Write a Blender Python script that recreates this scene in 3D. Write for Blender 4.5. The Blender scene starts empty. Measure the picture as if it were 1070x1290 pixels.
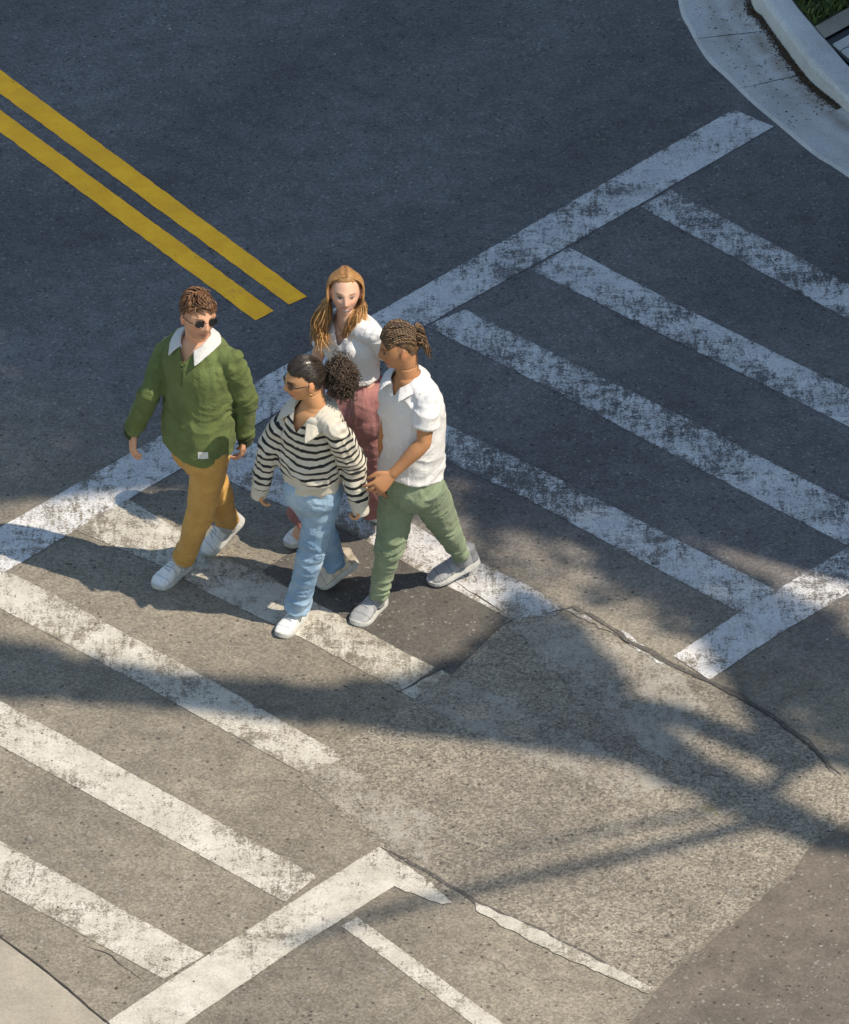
import bpy, math, random
import numpy as np
from mathutils import Vector, Matrix
R = math.radians
rng = np.random.RandomState(7)
random.seed(7)
scene = bpy.context.scene
COL = scene.collection

# ------------------------------------------------------------------ camera
PITCH = R(34.0)
SC = 262.0                 # photo pixels per metre at the middle of the frame
FOC = 8150.0               # focal length in photo pixels
DIST = FOC / SC
CAM = Vector((0, -DIST * math.cos(PITCH), DIST * math.sin(PITCH)))
FWD = Vector((0, math.cos(PITCH), -math.sin(PITCH)))
UPV = Vector((0, math.sin(PITCH), math.cos(PITCH)))
RGT = Vector((1, 0, 0))

def P(px, py, h=0.0):
    """the point at height h that the photograph shows at pixel (px, py)"""
    d = FWD * FOC + RGT * (px - 535.0) + UPV * (645.0 - py)
    t = (h - CAM.z) / d.z
    return CAM + d * t

cam_d = bpy.data.cameras.new('camera')
cam = bpy.data.objects.new('camera', cam_d)
COL.objects.link(cam)
cam.location = CAM
cam.rotation_euler = (math.pi / 2 - PITCH, 0, 0)
cam_d.sensor_fit = 'HORIZONTAL'
cam_d.sensor_width = 36.0
cam_d.lens = FOC / 1070.0 * 36.0
cam_d.clip_start = 1.0
cam_d.clip_end = 2000.0
scene.camera = cam

# ------------------------------------------------------------------ light
SH = Vector((-0.656, 0.350, 0))          # shadow of a 1 m post
SUN = Vector((-SH.x, -SH.y, 1.0)).normalized()
ld = bpy.data.lights.new('sun', 'SUN')
ld.energy = 5.0
ld.angle = R(0.45)
ld.color = (1.0, 0.88, 0.71)
sun = bpy.data.objects.new('sun', ld)
COL.objects.link(sun)
sun.rotation_euler = SUN.to_track_quat('Z', 'Y').to_euler()
sun.location = SUN * 30
w = bpy.data.worlds.new('World')
scene.world = w
w.use_nodes = True
nt = w.node_tree
bg = nt.nodes['Background']
sky = nt.nodes.new('ShaderNodeTexSky')
sky.sky_type = 'NISHITA'
sky.sun_disc = False
sky.sun_elevation = math.asin(SUN.z)
sky.sun_rotation = math.atan2(SUN.x, SUN.y)
sky.air_density = 2.0
sky.dust_density = 0.8
sky.ozone_density = 3.5
nt.links.new(sky.outputs[0], bg.inputs[0])
bg.inputs[1].default_value = 0.128
scene.view_settings.view_transform = 'Standard'
scene.view_settings.look = 'None'
scene.view_settings.exposure = 0
scene.view_settings.gamma = 1

# ------------------------------------------------------------------ object helpers
def tag(o, label=None, cat=None, group=None, kind=None):
    if label: o['label'] = label
    if cat: o['category'] = cat
    if group: o['group'] = group
    if kind: o['kind'] = kind
    return o

def link(name, me, mat=None, parent=None, smooth=True):
    o = bpy.data.objects.new(name, me)
    COL.objects.link(o)
    if mat is not None:
        me.materials.clear()
        me.materials.append(mat)
    if parent is not None:
        o.parent = parent
        o.matrix_parent_inverse = parent.matrix_basis.inverted()
    if smooth and len(me.polygons):
        me.polygons.foreach_set('use_smooth', np.ones(len(me.polygons), dtype=bool))
    return o

def empty(name, loc=(0, 0, 0)):
    o = bpy.data.objects.new(name, None)
    COL.objects.link(o)
    o.location = loc
    o.empty_display_size = 0.2
    return o

class MB:
    """collects verts / faces into one mesh"""
    def __init__(s):
        s.v = []; s.f = []; s.att = []
    def add(s, vs, fs, a=None):
        o = len(s.v)
        s.v += [tuple(x) for x in vs]
        s.f += [tuple(i + o for i in f) for f in fs]
        s.att += [(0.0 if a is None else a)] * len(vs) if not isinstance(a, (list, np.ndarray)) else list(a)
    def mesh(s, name='mesh'):
        me = bpy.data.meshes.new(name)
        me.from_pydata(s.v, [], s.f)
        me.update()
        at = me.attributes.new('rnd', 'FLOAT', 'POINT')
        at.data.foreach_set('value', np.array(s.att, dtype=np.float32))
        return me
    def build(s, name, mat, parent=None, smooth=True):
        return link(name, s.mesh(name), mat, parent, smooth)

# ------------------------------------------------------------------ vectorised noise
_perm = rng.permutation(512)
_perm = np.concatenate([_perm, _perm, _perm])
_grad = rng.normal(size=(512, 3)); _grad /= np.linalg.norm(_grad, axis=1)[:, None]
def pn(p):
    p = np.asarray(p, dtype=float)
    i = np.floor(p).astype(int); f = p - i
    u = f * f * f * (f * (f * 6 - 15) + 10)
    i &= 511
    out = 0
    for dx in (0, 1):
        for dy in (0, 1):
            for dz in (0, 1):
                h = _perm[_perm[_perm[(i[:, 0] + dx) & 511] + ((i[:, 1] + dy) & 511)] + ((i[:, 2] + dz) & 511)] & 511
                g = _grad[h]
                d = (f[:, 0] - dx) * g[:, 0] + (f[:, 1] - dy) * g[:, 1] + (f[:, 2] - dz) * g[:, 2]
                wx = u[:, 0] if dx else 1 - u[:, 0]
                wy = u[:, 1] if dy else 1 - u[:, 1]
                wz = u[:, 2] if dz else 1 - u[:, 2]
                out = out + d * wx * wy * wz
    return out * 1.6
def fbm(p, o=3):
    a = 1.0; s = 0; q = np.asarray(p, dtype=float)
    for k in range(o):
        s = s + a * pn(q + 17.3 * k); q = q * 2.03; a *= 0.5
    return s
def ridge(p):
    return 1 - np.abs(pn(p)) * 2.2

# ------------------------------------------------------------------ material helpers
class NT:
    def __init__(s, name):
        s.m = bpy.data.materials.new(name); s.m.use_nodes = True
        s.t = s.m.node_tree; s.b = s.t.nodes['Principled BSDF']
        s.b.inputs['Roughness'].default_value = 0.85
        s.b.inputs['Specular IOR Level'].default_value = 0.3
    def n(s, ty, **kw):
        nd = s.t.nodes.new(ty)
        for k, v in kw.items():
            if k.startswith('i_'):
                key = k[2:].replace('_', ' ')
                nd.inputs[key].default_value = v
            else: setattr(nd, k, v)
        return nd
    def l(s, a, b): s.t.links.new(a, b)
    def pos(s, scale=(1, 1, 1), rotz=0.0, obj=False):
        if obj:
            g = s.n('ShaderNodeTexCoord').outputs['Object']
        else:
            g = s.n('ShaderNodeNewGeometry').outputs['Position']
        mp = s.n('ShaderNodeMapping')
        mp.inputs['Scale'].default_value = scale
        mp.inputs['Rotation'].default_value = (0, 0, rotz)
        s.l(g, mp.inputs[0])
        return mp.outputs[0]
    def noise(s, vec, scale, detail=3, rough=0.5, dist=0.0):
        nd = s.n('ShaderNodeTexNoise')
        nd.inputs['Scale'].default_value = scale
        nd.inputs['Detail'].default_value = detail
        nd.inputs['Roughness'].default_value = rough
        nd.inputs['Distortion'].default_value = dist
        s.l(vec, nd.inputs['Vector'])
        return nd.outputs[0]
    def vor(s, vec, scale):
        nd = s.n('ShaderNodeTexVoronoi')
        nd.inputs['Scale'].default_value = scale
        s.l(vec, nd.inputs['Vector'])
        return nd
    def ramp(s, fac, stops, interp='LINEAR'):
        nd = s.n('ShaderNodeValToRGB')
        cr = nd.color_ramp; cr.interpolation = interp
        while len(cr.elements) < len(stops): cr.elements.new(0.5)
        for e, (p, c) in zip(cr.elements, stops):
            e.position = p
            e.color = (c, c, c, 1) if isinstance(c, (int, float)) else (*c, 1)
        s.l(fac, nd.inputs[0])
        return nd.outputs[0]
    def math(s, op, a, b=None, clamp=False):
        nd = s.n('ShaderNodeMath', operation=op); nd.use_clamp = clamp
        for k, x in enumerate((a, b)):
            if x is None: continue
            if isinstance(x, (int, float)): nd.inputs[k].default_value = x
            else: s.l(x, nd.inputs[k])
        return nd.outputs[0]
    def mix(s, fac, a, b, mode='MIX'):
        nd = s.n('ShaderNodeMix', data_type='RGBA', blend_type=mode)
        for sock, x in ((nd.inputs[0], fac), (nd.inputs[6], a), (nd.inputs[7], b)):
            if isinstance(x, (int, float)): sock.default_value = x
            elif isinstance(x, tuple): sock.default_value = (*x, 1)
            else: s.l(x, sock)
        return nd.outputs[2]
    def smooth(s, x, lo, hi):
        nd = s.n('ShaderNodeMapRange', interpolation_type='SMOOTHSTEP')
        s.l(x, nd.inputs[0])
        for k, q in ((1, lo), (2, hi)):
            if isinstance(q, (int, float)): nd.inputs[k].default_value = q
            else: s.l(q, nd.inputs[k])
        return nd.outputs[0]
    def col(s, c): s.l(c, s.b.inputs['Base Color'])
    def bump(s, h, strength=0.3, dist=0.01):
        nd = s.n('ShaderNodeBump')
        nd.inputs['Strength'].default_value = strength
        nd.inputs['Distance'].default_value = dist
        s.l(h, nd.inputs['Height'])
        s.l(nd.outputs[0], s.b.inputs['Normal'])
# ------------------------------------------------------------------ asphalt
def asphalt_nodes(M, kind='road'):
    v = M.pos()
    big = M.noise(v, 0.55, 4, 0.55)
    mid = M.noise(v, 3.2, 4, 0.6)
    fine = M.noise(v, 70 if kind != 'coarse' else 85, 3, 0.7)
    vo = M.vor(v, 95 if kind != 'coarse' else 90)
    sep = M.n('ShaderNodeSeparateColor'); M.l(vo.outputs['Color'], sep.inputs[0])
    grain = sep.outputs[0]
    # upper road painted darker and bluer: its shade is put into the colour
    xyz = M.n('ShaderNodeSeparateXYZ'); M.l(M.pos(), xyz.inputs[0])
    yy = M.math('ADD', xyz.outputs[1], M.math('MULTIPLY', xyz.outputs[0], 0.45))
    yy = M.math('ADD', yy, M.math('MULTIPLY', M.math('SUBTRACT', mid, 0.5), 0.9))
    upper_shade = M.smooth(yy, -0.75, 0.6)
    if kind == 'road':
        base = M.mix(upper_shade, (0.258, 0.228, 0.182), (0.165, 0.156, 0.158))
    elif kind == 'coarse':
        base = M.mix(upper_shade, (0.285, 0.253, 0.206), (0.250, 0.222, 0.186))
    elif kind == 'smooth':
        base = M.mix(upper_shade, (0.178, 0.153, 0.127), (0.15, 0.132, 0.114))
    else:
        base = M.mix(upper_shade, (0.122, 0.112, 0.100), (0.115, 0.106, 0.096))
    amt = {'road': 1.0, 'coarse': 1.6, 'smooth': 0.6, 'fill': 0.8}[kind]
    def sw(x, k): return M.math('ADD', M.math('MULTIPLY', M.math('SUBTRACT', x, 0.5), k), 1.0)
    f = sw(big, 0.8)
    f = M.math('MULTIPLY', f, sw(mid, 0.55))
    f = M.math('MULTIPLY', f, sw(M.noise(v, 7, 5, 0.7), 1.0))
    f = M.math('MULTIPLY', f, sw(fine, 1.15 * amt))
    f = M.math('MULTIPLY', f, sw(grain, 0.5 * amt))
    f = M.math('MAXIMUM', f, 0.12)
    c = M.mix(1.0, base, M.n('ShaderNodeCombineColor').outputs[0], 'MULTIPLY')
    comb = M.t.nodes[-1]
    # multiply by grey f
    cc = [n for n in M.t.nodes if n.bl_idname == 'ShaderNodeCombineColor'][-1]
    for k in range(3): M.l(f, cc.inputs[k])
    # sparse bright stones and dark pits
    spark = M.math('GREATER_THAN', sep.outputs[1], 0.982)
    v2 = M.vor(v, 34)
    s2 = M.n('ShaderNodeSeparateColor'); M.l(v2.outputs['Color'], s2.inputs[0])
    near = M.math('LESS_THAN', v2.outputs['Distance'], 0.30)
    big_stone = M.math('MULTIPLY', M.math('GREATER_THAN', s2.outputs[0], 0.972), near)
    pit = M.math('MULTIPLY', M.math('GREATER_THAN', s2.outputs[1], 0.92), near)
    c = M.mix(M.math('MULTIPLY', spark, 0.65), c, (0.34, 0.33, 0.31))
    c = M.mix(M.math('MULTIPLY', big_stone, 0.55), c, (0.40, 0.39, 0.37))
    c = M.mix(M.math('MULTIPLY', pit, 0.6), c, (0.025, 0.024, 0.024))
    # polished wheel tracks along the lane
    vr = M.pos((1, 1, 1), R(-51))
    sx = M.n('ShaderNodeSeparateXYZ'); M.l(vr, sx.inputs[0])
    tw = M.math('ADD', M.math('MULTIPLY', sx.outputs[1], 3.7), M.math('MULTIPLY', M.noise(v, 0.8, 3, .5), 5.0))
    tk = M.math('MULTIPLY', M.math('ADD', M.math('SINE', tw), 1.0), 0.5)
    c = M.mix(M.math('MULTIPLY', M.math('MULTIPLY', tk, tk), 0.22), c, (0.045, 0.045, 0.05))
    # hairline cracks
    vc = M.n('ShaderNodeTexVoronoi', feature='DISTANCE_TO_EDGE'); vc.inputs['Scale'].default_value = 0.75
    wv = M.n('ShaderNodeVectorMath', operation='ADD'); M.l(v, wv.inputs[0])
    nz = M.n('ShaderNodeTexNoise'); nz.inputs['Scale'].default_value = 4; nz.inputs['Detail'].default_value = 6; M.l(v, nz.inputs['Vector'])
    sc = M.n('ShaderNodeVectorMath', operation='SCALE'); sc.inputs['Scale'].default_value = 0.35; M.l(nz.outputs['Color'], sc.inputs[0]); M.l(sc.outputs[0], wv.inputs[1])
    M.l(wv.outputs[0], vc.inputs['Vector'])
    ck = M.math('MULTIPLY', M.math('LESS_THAN', vc.outputs['Distance'], 0.0035), M.smooth(M.noise(v, 1.1, 3, .6), .50, .60))
    c = M.mix(M.math('MULTIPLY', ck, 0.35), c, (0.03, 0.028, 0.026))
    # oily / dusty stains
    st = M.smooth(M.noise(v, 1.7, 5, 0.6, 0.4), 0.56, 0.75)
    c = M.mix(M.math('MULTIPLY', st, 0.30), c, (0.05, 0.048, 0.046))
    du = M.smooth(M.noise(M.pos((1, 1, 1), 0.7), 2.3, 5, 0.65, 0.3), 0.56, 0.8)
    c = M.mix(M.math('MULTIPLY', du, 0.22), c, (0.26, 0.235, 0.20))
    h = M.math('ADD', M.math('MULTIPLY', fine, 0.7), M.math('MULTIPLY', grain, 0.5 * amt))
    return c, h, fine, grain

def asphalt(name, kind='road', bump=0.5):
    M = NT(name)
    c, h, _, _ = asphalt_nodes(M, kind)
    M.col(c); M.bump(h, bump, 0.006)
    M.b.inputs['Roughness'].default_value = 0.9
    return M.m

def paint(name, colour, dirty, kind='road', rot=-52, fade=0.97):
    """worn road paint over the asphalt it lies on; the object's own 'wear' sets how much is left"""
    M = NT(name)
    c, h, fine, grain = asphalt_nodes(M, kind)
    v = M.pos()
    wa = M.n('ShaderNodeAttribute', attribute_name='wear'); wa.attribute_type = 'OBJECT'
    ea = M.n('ShaderNodeAttribute', attribute_name='edge')
    n0 = M.noise(v, 0.95, 3, 0.55)
    n1 = M.noise(v, 3.4, 3, 0.6, 0.8)
    n2 = M.noise(v, 14, 6, 0.75, 0.9)
    n3 = M.noise(M.pos((30, 6, 1), R(rot)), 1.0, 5, 0.7, 0.9)
    n5 = M.noise(M.pos((5, 24, 1), R(rot + 28)), 1.0, 5, 0.7, 0.6)
    n4 = M.noise(v, 95, 3, 0.75)
    s = M.math('MULTIPLY', n0, 0.7)
    for nn, k in ((n1, 0.8), (n2, 0.9), (n3, 0.9), (n5, 0.55), (n4, 1.0)):
        s = M.math('ADD', s, M.math('MULTIPLY', nn, k))
    s = M.math('DIVIDE', s, 0.7 + 0.8 + 0.9 + 0.9 + 0.55 + 1.0)
    # thinner along the edges
    eg = M.math('MULTIPLY', M.math('POWER', 2.718, M.math('MULTIPLY', ea.outputs['Fac'], -60.0)), 0.020)
    t = M.math('ADD', M.math('ADD', M.math('MULTIPLY', wa.outputs['Fac'], 0.11), 0.415), eg)
    mask = M.smooth(s, M.math('SUBTRACT', t, 0.020), M.math('ADD', t, 0.028))
    dirt = M.noise(v, 5.5, 6, 0.75)
    pc = M.mix(M.smooth(dirt, 0.35, 0.70), dirty, colour)
    pc = M.mix(M.math('MULTIPLY', M.smooth(n4, 0.35, 0.6), 0.5), M.mix(0.28, pc, (0.05, 0.05, 0.05)), pc)
    pc = M.mix(M.math('MULTIPLY', M.smooth(s, M.math('ADD', t, 0.06), t), 0.40), pc, c)
    M.col(M.mix(M.math('MULTIPLY', mask, fade), c, pc))
    hh = M.math('ADD', M.math('MULTIPLY', h, 0.6), M.math('MULTIPLY', mask, 0.5))
    M.bump(hh, 0.4, 0.004)
    M.b.inputs['Roughness'].default_value = 0.8
    return M.m

def concrete(name, colour, stain=(0.10, 0.085, 0.06), sa=0.35):
    M = NT(name)
    v = M.pos()
    n = M.noise(v, 2.2, 6, 0.62)
    f = M.noise(v, 80, 3, 0.7)
    c = M.mix(M.smooth(n, 0.3, 0.7), tuple(x * 0.80 for x in colour), tuple(x * 1.08 for x in colour))
    c = M.mix(M.smooth(f, 0.25, 0.75), M.mix(0.75, (0, 0, 0), c), c)
    s = M.smooth(M.noise(M.pos((1, 1, 1), 0.9), 1.6, 5, 0.7, 0.5), 0.52, 0.78)
    c = M.mix(M.math('MULTIPLY', s, sa), c, stain)
    # darker / dirtier where the vertex attribute says water runs
    at = M.n('ShaderNodeAttribute', attribute_name='rnd')
    c = M.mix(M.math('MULTIPLY', at.outputs['Fac'], M.smooth(M.noise(v, 7, 5, .7), .2, .6)), c, stain)
    M.col(c); M.bump(f, 0.25, 0.004)
    return M.m

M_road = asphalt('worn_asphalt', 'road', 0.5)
M_coarse = asphalt('coarse_asphalt', 'coarse', 0.8)
M_smooth = asphalt('smooth_asphalt', 'smooth', 0.3)
M_fill = asphalt('filled_asphalt', 'fill', 0.4)
M_white = paint('worn_white_paint_shade', (0.92, 0.91, 0.90), (0.70, 0.70, 0.72))  # brighter copy of the white paint, for the markings in shade
M_white_sun = paint('worn_white_paint_sun', (0.80, 0.76, 0.68), (0.60, 0.56, 0.48), rot=38)  # darker, warmer copy of the same white paint, for the sunlit markings
M_faint = paint('faint_white_paint', (0.55, 0.52, 0.46), (0.42, 0.39, 0.34), kind='coarse', fade=0.75)
M_yellow = paint('yellow_road_paint', (1.95, 0.93, 0.03), (1.6, 0.74, 0.025))  # overbright base colour: extra light put into the paint of the shaded lines
M_yfaint = paint('faint_yellow_mark_paint', (0.55, 0.48, 0.06), (0.5, 0.42, 0.06), kind='coarse', fade=0.5)
M_rust = paint('rust_stain_mark', (0.32, 0.16, 0.06), (0.2, 0.1, 0.04), fade=0.5)

def sheet(name, pts, z, mat, jit=0.0, step=0.06, parent=None, kind='structure', wear=None):
    """flat sheet through photo pixels pts (on the ground), edges subdivided and roughened"""
    w3 = [P(x, y) for x, y in pts]
    out = []
    for a, b in zip(w3, w3[1:] + w3[:1]):
        L = (b - a).length
        n = max(1, int(L / step)) if jit else 1
        for k in range(n):
            q = a.lerp(b, k / n)
            if jit:
                d = (b - a).normalized(); nn = Vector((-d.y, d.x, 0))
                amp = jit * (0.7 * float(pn(np.array([[q.x * 9, q.y * 9, 3.1]]))[0]) + 0.6 * float(pn(np.array([[q.x * 31, q.y * 31, 8.7]]))[0]))
                if k: q = q + nn * amp
            out.append(q)
    me = bpy.data.meshes.new(name)
    import mathutils.geometry as mg
    pts3 = [Vector((q.x, q.y, z)) for q in out]
    tri = mg.tessellate_polygon([pts3])
    me.from_pydata([tuple(p) for p in pts3], [], [tuple(t) for t in tri])
    # make all faces look up
    import bmesh
    bm = bmesh.new(); bm.from_mesh(me)
    for f in bm.faces:
        if f.normal.z < 0: f.normal_flip()
    if wear is not None:
        for _ in range(9):
            lg = [e for e in bm.edges if not e.is_boundary and e.calc_length() > 0.07]
            if not lg: break
            bmesh.ops.subdivide_edges(bm, edges=lg, cuts=1)
            bmesh.ops.triangulate(bm, faces=[f for f in bm.faces if len(f.verts) > 3])
    bm.to_mesh(me); bm.free()
    at = me.attributes.new('rnd', 'FLOAT', 'POINT')
    if wear is not None:
        cc = np.empty(len(me.vertices) * 3); me.vertices.foreach_get('co', cc); cc = cc.reshape(-1, 3)[:, :2]
        A = np.array([p[:2] for p in pts3]); Bq = np.roll(A, -1, 0); dmin = np.full(len(cc), 9.0)
        for a_, b_ in zip(A, Bq):
            ab = b_ - a_; L2 = max(ab @ ab, 1e-12); t_ = np.clip(((cc - a_) @ ab) / L2, 0, 1)
            dmin = np.minimum(dmin, np.linalg.norm(cc - (a_ + t_[:, None] * ab), axis=1))
        ea = me.attributes.new('edge', 'FLOAT', 'POINT'); ea.data.foreach_set('value', dmin.astype(np.float32))
    o = link(name, me, mat, parent, smooth=False)
    if wear is not None: o['wear'] = float(wear)
    if kind: tag(o, kind=kind)
    return o

# the road sheet to the horizon
gm = bpy.data.meshes.new('road')
gm.from_pydata([(-900, -900, 0), (900, -900, 0), (900, 900, 0), (-900, 900, 0)], [], [(0, 1, 2, 3)])
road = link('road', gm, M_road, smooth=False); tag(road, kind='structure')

# coarse worn repair lane, the smoother paving in the corner, the darker filled strip
sheet('coarse_road_patch', [(640, 778), (668, 768), (700, 776), (780, 806), (850, 842), (900, 864), (960, 893), (1012, 930), (1056, 974),
      (1085, 1002), (1070, 1036), (1030, 1060), (985, 1108), (930, 1156), (872, 1200), (822, 1250), (760, 1222), (690, 1187), (620, 1152),
      (560, 1122), (480, 1070), (430, 1030), (380, 980), (455, 925), (522, 882), (569, 852)], 0.0010, M_coarse, jit=0.02, step=0.05)
sheet('smooth_road_patch', [(1030, 1062), (1100, 1012), (1500, 800), (1900, 1150), (1500, 1700), (650, 1700), (770, 1320), (797, 1286), (824, 1251),
      (873, 1202), (931, 1158), (986, 1110)], 0.0015, M_smooth, jit=0.02, step=0.05)
sheet('filled_road_patch', [(425, 664), (537, 724), (642, 778), (569, 851), (511, 823), (399, 760), (330, 720), (372, 690)], 0.0018, M_fill, jit=0.008)
M_tar = NT('dark_crack_tar')
M_tar.b.inputs['Base Color'].default_value = (0.06, 0.054, 0.048, 1); M_tar = M_tar.m
def ribbon(name, pts, wpx, z, mat, kind='structure', jit=0.012, closed_taper=True):
    w3 = [P(x, y) for x, y in pts]
    dense = []
    for a, b in zip(w3, w3[1:]):
        n = max(2, int((b - a).length / 0.03))
        for k in range(n): dense.append(a.lerp(b, k / n))
    dense.append(w3[-1])
    vs = []; fs = []
    N = len(dense)
    for i, q in enumerate(dense):
        d = (dense[min(i + 1, N - 1)] - dense[max(i - 1, 0)]).normalized(); nn = Vector((-d.y, d.x, 0))
        j = jit * float(fbm(np.array([[q.x * 7, q.y * 7, 1.3]]), 4)[0])
        ww = wpx * (0.55 + 0.9 * abs(float(fbm(np.array([[q.x * 5, q.y * 5, 9.3]]), 3)[0])))
        if closed_taper: ww *= min(1, (i + 1) / 8, (N - i) / 8)
        for s in (-1, 1):
            p = q + nn * (j + s * ww / 2); vs.append((p.x, p.y, z))
        if i: fs.append((2 * i - 2, 2 * i - 1, 2 * i + 1, 2 * i))
    me = bpy.data.meshes.new(name); me.from_pydata(vs, [], fs)
    me.attributes.new('rnd', 'FLOAT', 'POINT')
    o = link(name, me, mat, smooth=False); tag(o, kind=kind); return o
ribbon('road_crack', [(690, 775), (722, 764), (752, 782), (800, 812), (848, 838), (900, 862), (960, 894), (1012, 930), (1060, 978)], 0.034, 0.0052, M_fill)
ribbon('road_crack', [(700, 772), (740, 776), (790, 808), (830, 832)], 0.008, 0.0056, M_tar)
ribbon('road_crack', [(905, 868), (965, 900), (1020, 940), (1064, 990)], 0.007, 0.0056, M_tar)
ribbon('road_crack', [(500, 874), (560, 840), (600, 806), (650, 778)], 0.030, 0.0052, M_fill)
ribbon('road_crack', [(505, 872), (560, 842)], 0.006, 0.0056, M_tar)
ribbon('road_crack', [(478, 1066), (545, 1104), (600, 1136), (690, 1178), (815, 1242)], 0.030, 0.0038, M_fill)
ribbon('road_crack', [(180, 1238), (140, 1205), (95, 1185)], 0.006, 0.0030, M_tar)
ribbon('road_crack', [(640, 778), (600, 748), (560, 728)], 0.008, 0.0037, M_tar)

# painted markings
def mk(name, pts, mat, wear, z=0.0027, jit=0.004): return sheet(name, pts, z, mat, jit=jit, step=0.03, wear=wear)
mk('crosswalk_line', [(-300, 836), (0, 665), (205, 548), (500, 380), (925, 138), (975, 160), (720, 308), (582, 384), (161, 630), (15, 716), (-60, 762), (-300, 905)], M_white, 0.45, z=0.0034)
mk('crosswalk_line', [(80, 1325), (135, 1288), (213, 1236), (262, 1204), (478, 1067), (512, 1096), (497, 1117), (370, 1197), (239, 1286), (150, 1345)], M_white_sun, 0.25, z=0.0034)
mk('crosswalk_line', [(849, 827), (932, 772), (1070, 689), (1300, 552), (1300, 612), (1070, 748), (980, 800), (894, 857)], M_white, 0.5, z=0.0034)
mk('crosswalk_stripe', [(845, 239), (1070, 358), (1300, 480), (1300, 527), (1070, 403), (807, 261)], M_white, 0.68)
mk('crosswalk_stripe', [(717, 312), (870, 392), (1070, 490), (1300, 606), (1200, 604), (1070, 538), (870, 439), (668, 340)], M_white, 0.45)
mk('crosswalk_stripe', [(586, 390), (870, 530), (1070, 633), (1150, 672), (1066, 687), (870, 585), (702, 495), (537, 411)], M_white, 0.66)
mk('crosswalk_stripe', [(425, 468), (556, 532), (694, 598), (793, 649), (977, 744), (932, 772), (771, 687), (670, 632), (560, 579), (385, 490)], M_white, 0.64)
mk('crosswalk_stripe', [(300, 548), (400, 598), (500, 648), (589, 702), (668, 739), (710, 765), (700, 775), (642, 780), (537, 724), (428, 664), (318, 622), (255, 588)], M_white, 0.66)
mk('crosswalk_stripe', [(161, 629), (232, 672), (277, 698), (399, 760), (511, 823), (569, 851), (522, 881), (380, 804), (262, 747), (200, 712), (92, 667)], M_white_sun, 0.52)
mk('crosswalk_stripe', [(-60, 708), (11, 721), (56, 743), (262, 855), (400, 934), (440, 955), (380, 974), (236, 895), (176, 861), (0, 767), (-100, 716)], M_white_sun, 0.45)
mk('crosswalk_stripe', [(-300, 720), (0, 883), (400, 1105), (359, 1137), (0, 940), (-300, 775)], M_white_sun, 0.42)
mk('crosswalk_stripe', [(-300, 890), (0, 1060), (258, 1204), (206, 1234), (0, 1122), (-300, 955)], M_white_sun, 0.48)
mk('lane_marking', [(430, 1167), (450, 1156), (628, 1286), (690, 1330), (650, 1330), (592, 1288)], M_white_sun, 0.5, z=0.0027)
mk('faded_marking', [(499, 1085), (545, 1113), (570, 1138), (556, 1140), (497, 1117)], M_white_sun, 0.3, z=0.0041, jit=0.02)
mk('faded_marking', [(599, 1138), (680, 1173), (775, 1220), (820, 1245), (818, 1253), (770, 1233), (670, 1188), (600, 1148)], M_white_sun, 0.35, z=0.0047, jit=0.02)
mk('faded_marking', [(700, 763), (740, 775), (785, 795), (840, 833), (834, 840), (780, 803)], M_white, 0.7, z=0.0047, jit=0.02)
mk('faded_marking', [(569, 851), (640, 880), (720, 925), (850, 990), (790, 1010), (640, 950), (522, 881)], M_faint, 0.62, z=0.0022, jit=0.03)
mk('faded_marking', [(400, 946), (470, 985), (560, 1035), (540, 1090), (470, 1050), (380, 985)], M_faint, 0.62, z=0.0022, jit=0.03)
mk('faded_marking', [(645, 790), (710, 775), (850, 842), (900, 905), (840, 960), (750, 900)], M_faint, 0.62, z=0.0022, jit=0.03)
mk('faded_marking', [(845, 988), (868, 990), (918, 1034), (905, 1042), (868, 1018)], M_yfaint, 1.2, z=0.0030, jit=0.01)
mk('faded_marking', [(1020, 812), (1060, 800), (1090, 820), (1050, 832)], M_rust, 1.2, z=0.0012, jit=0.02)
mk('centre_line', [(-400, -207), (0, 88), (387, 374), (364, 384), (0, 118), (-400, -175)], M_yellow, -0.12, jit=0.005)
mk('centre_line', [(-400, -154), (0, 138.5), (345, 392), (322, 404), (0, 166.5), (-400, -125)], M_yellow, -0.12, jit=0.005)

# ------------------------------------------------------------------ gutter, kerb and verge (far right corner)
M_gutter = concrete('gutter_concrete', (0.72, 0.71, 0.70), (0.25, 0.20, 0.15), 0.35)
M_kerb = concrete('kerb_concrete', (0.82, 0.81, 0.79), (0.35, 0.31, 0.27), 0.3)
M_pale = concrete('pale_concrete', (0.44, 0.395, 0.32), (0.2, 0.17, 0.13), 0.5)
def crv(pts, n=8):
    out = []
    p = [pts[0]] + pts + [pts[-1]]
    for i in range(1, len(p) - 2):
        for k in range(n):
            t = k / n
            a, b, c, d = [np.array(q, float) for q in p[i - 1:i + 3]]
            out.append(0.5 * ((2 * b) + (-a + c) * t + (2 * a - 5 * b + 4 * c - d) * t * t + (-a + 3 * b - 3 * c + d) * t ** 3))
    out.append(np.array(pts[-1], float))
    return out
outer = [(845, -300), (846, -120), (852, 0), (866, 38), (887, 74), (914, 100), (945, 130), (977, 157), (1025, 197), (1070, 226), (1300, 385), (1900, 800), (3100, 1740)]
face = [(930, -300), (932, -120), (945, 0), (963, 28), (987, 62), (1004, 85), (1022, 107), (1046, 127), (1085, 158), (1140, 197), (1390, 370), (1990, 780), (3190, 1710)]
back = [(962, -300), (966, -120), (984, 0), (1001, 31), (1025, 60), (1035, 72), (1046, 83), (1070, 107), (1110, 140), (1170, 182), (1420, 355), (2020, 765), (3220, 1695)]
O = crv(outer); F = crv(face); B = crv(back)
n = len(O)
NC = 14
prof = []
gv = []; gf = []; ga = []
kv = []; kf = []; ka = []
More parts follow.
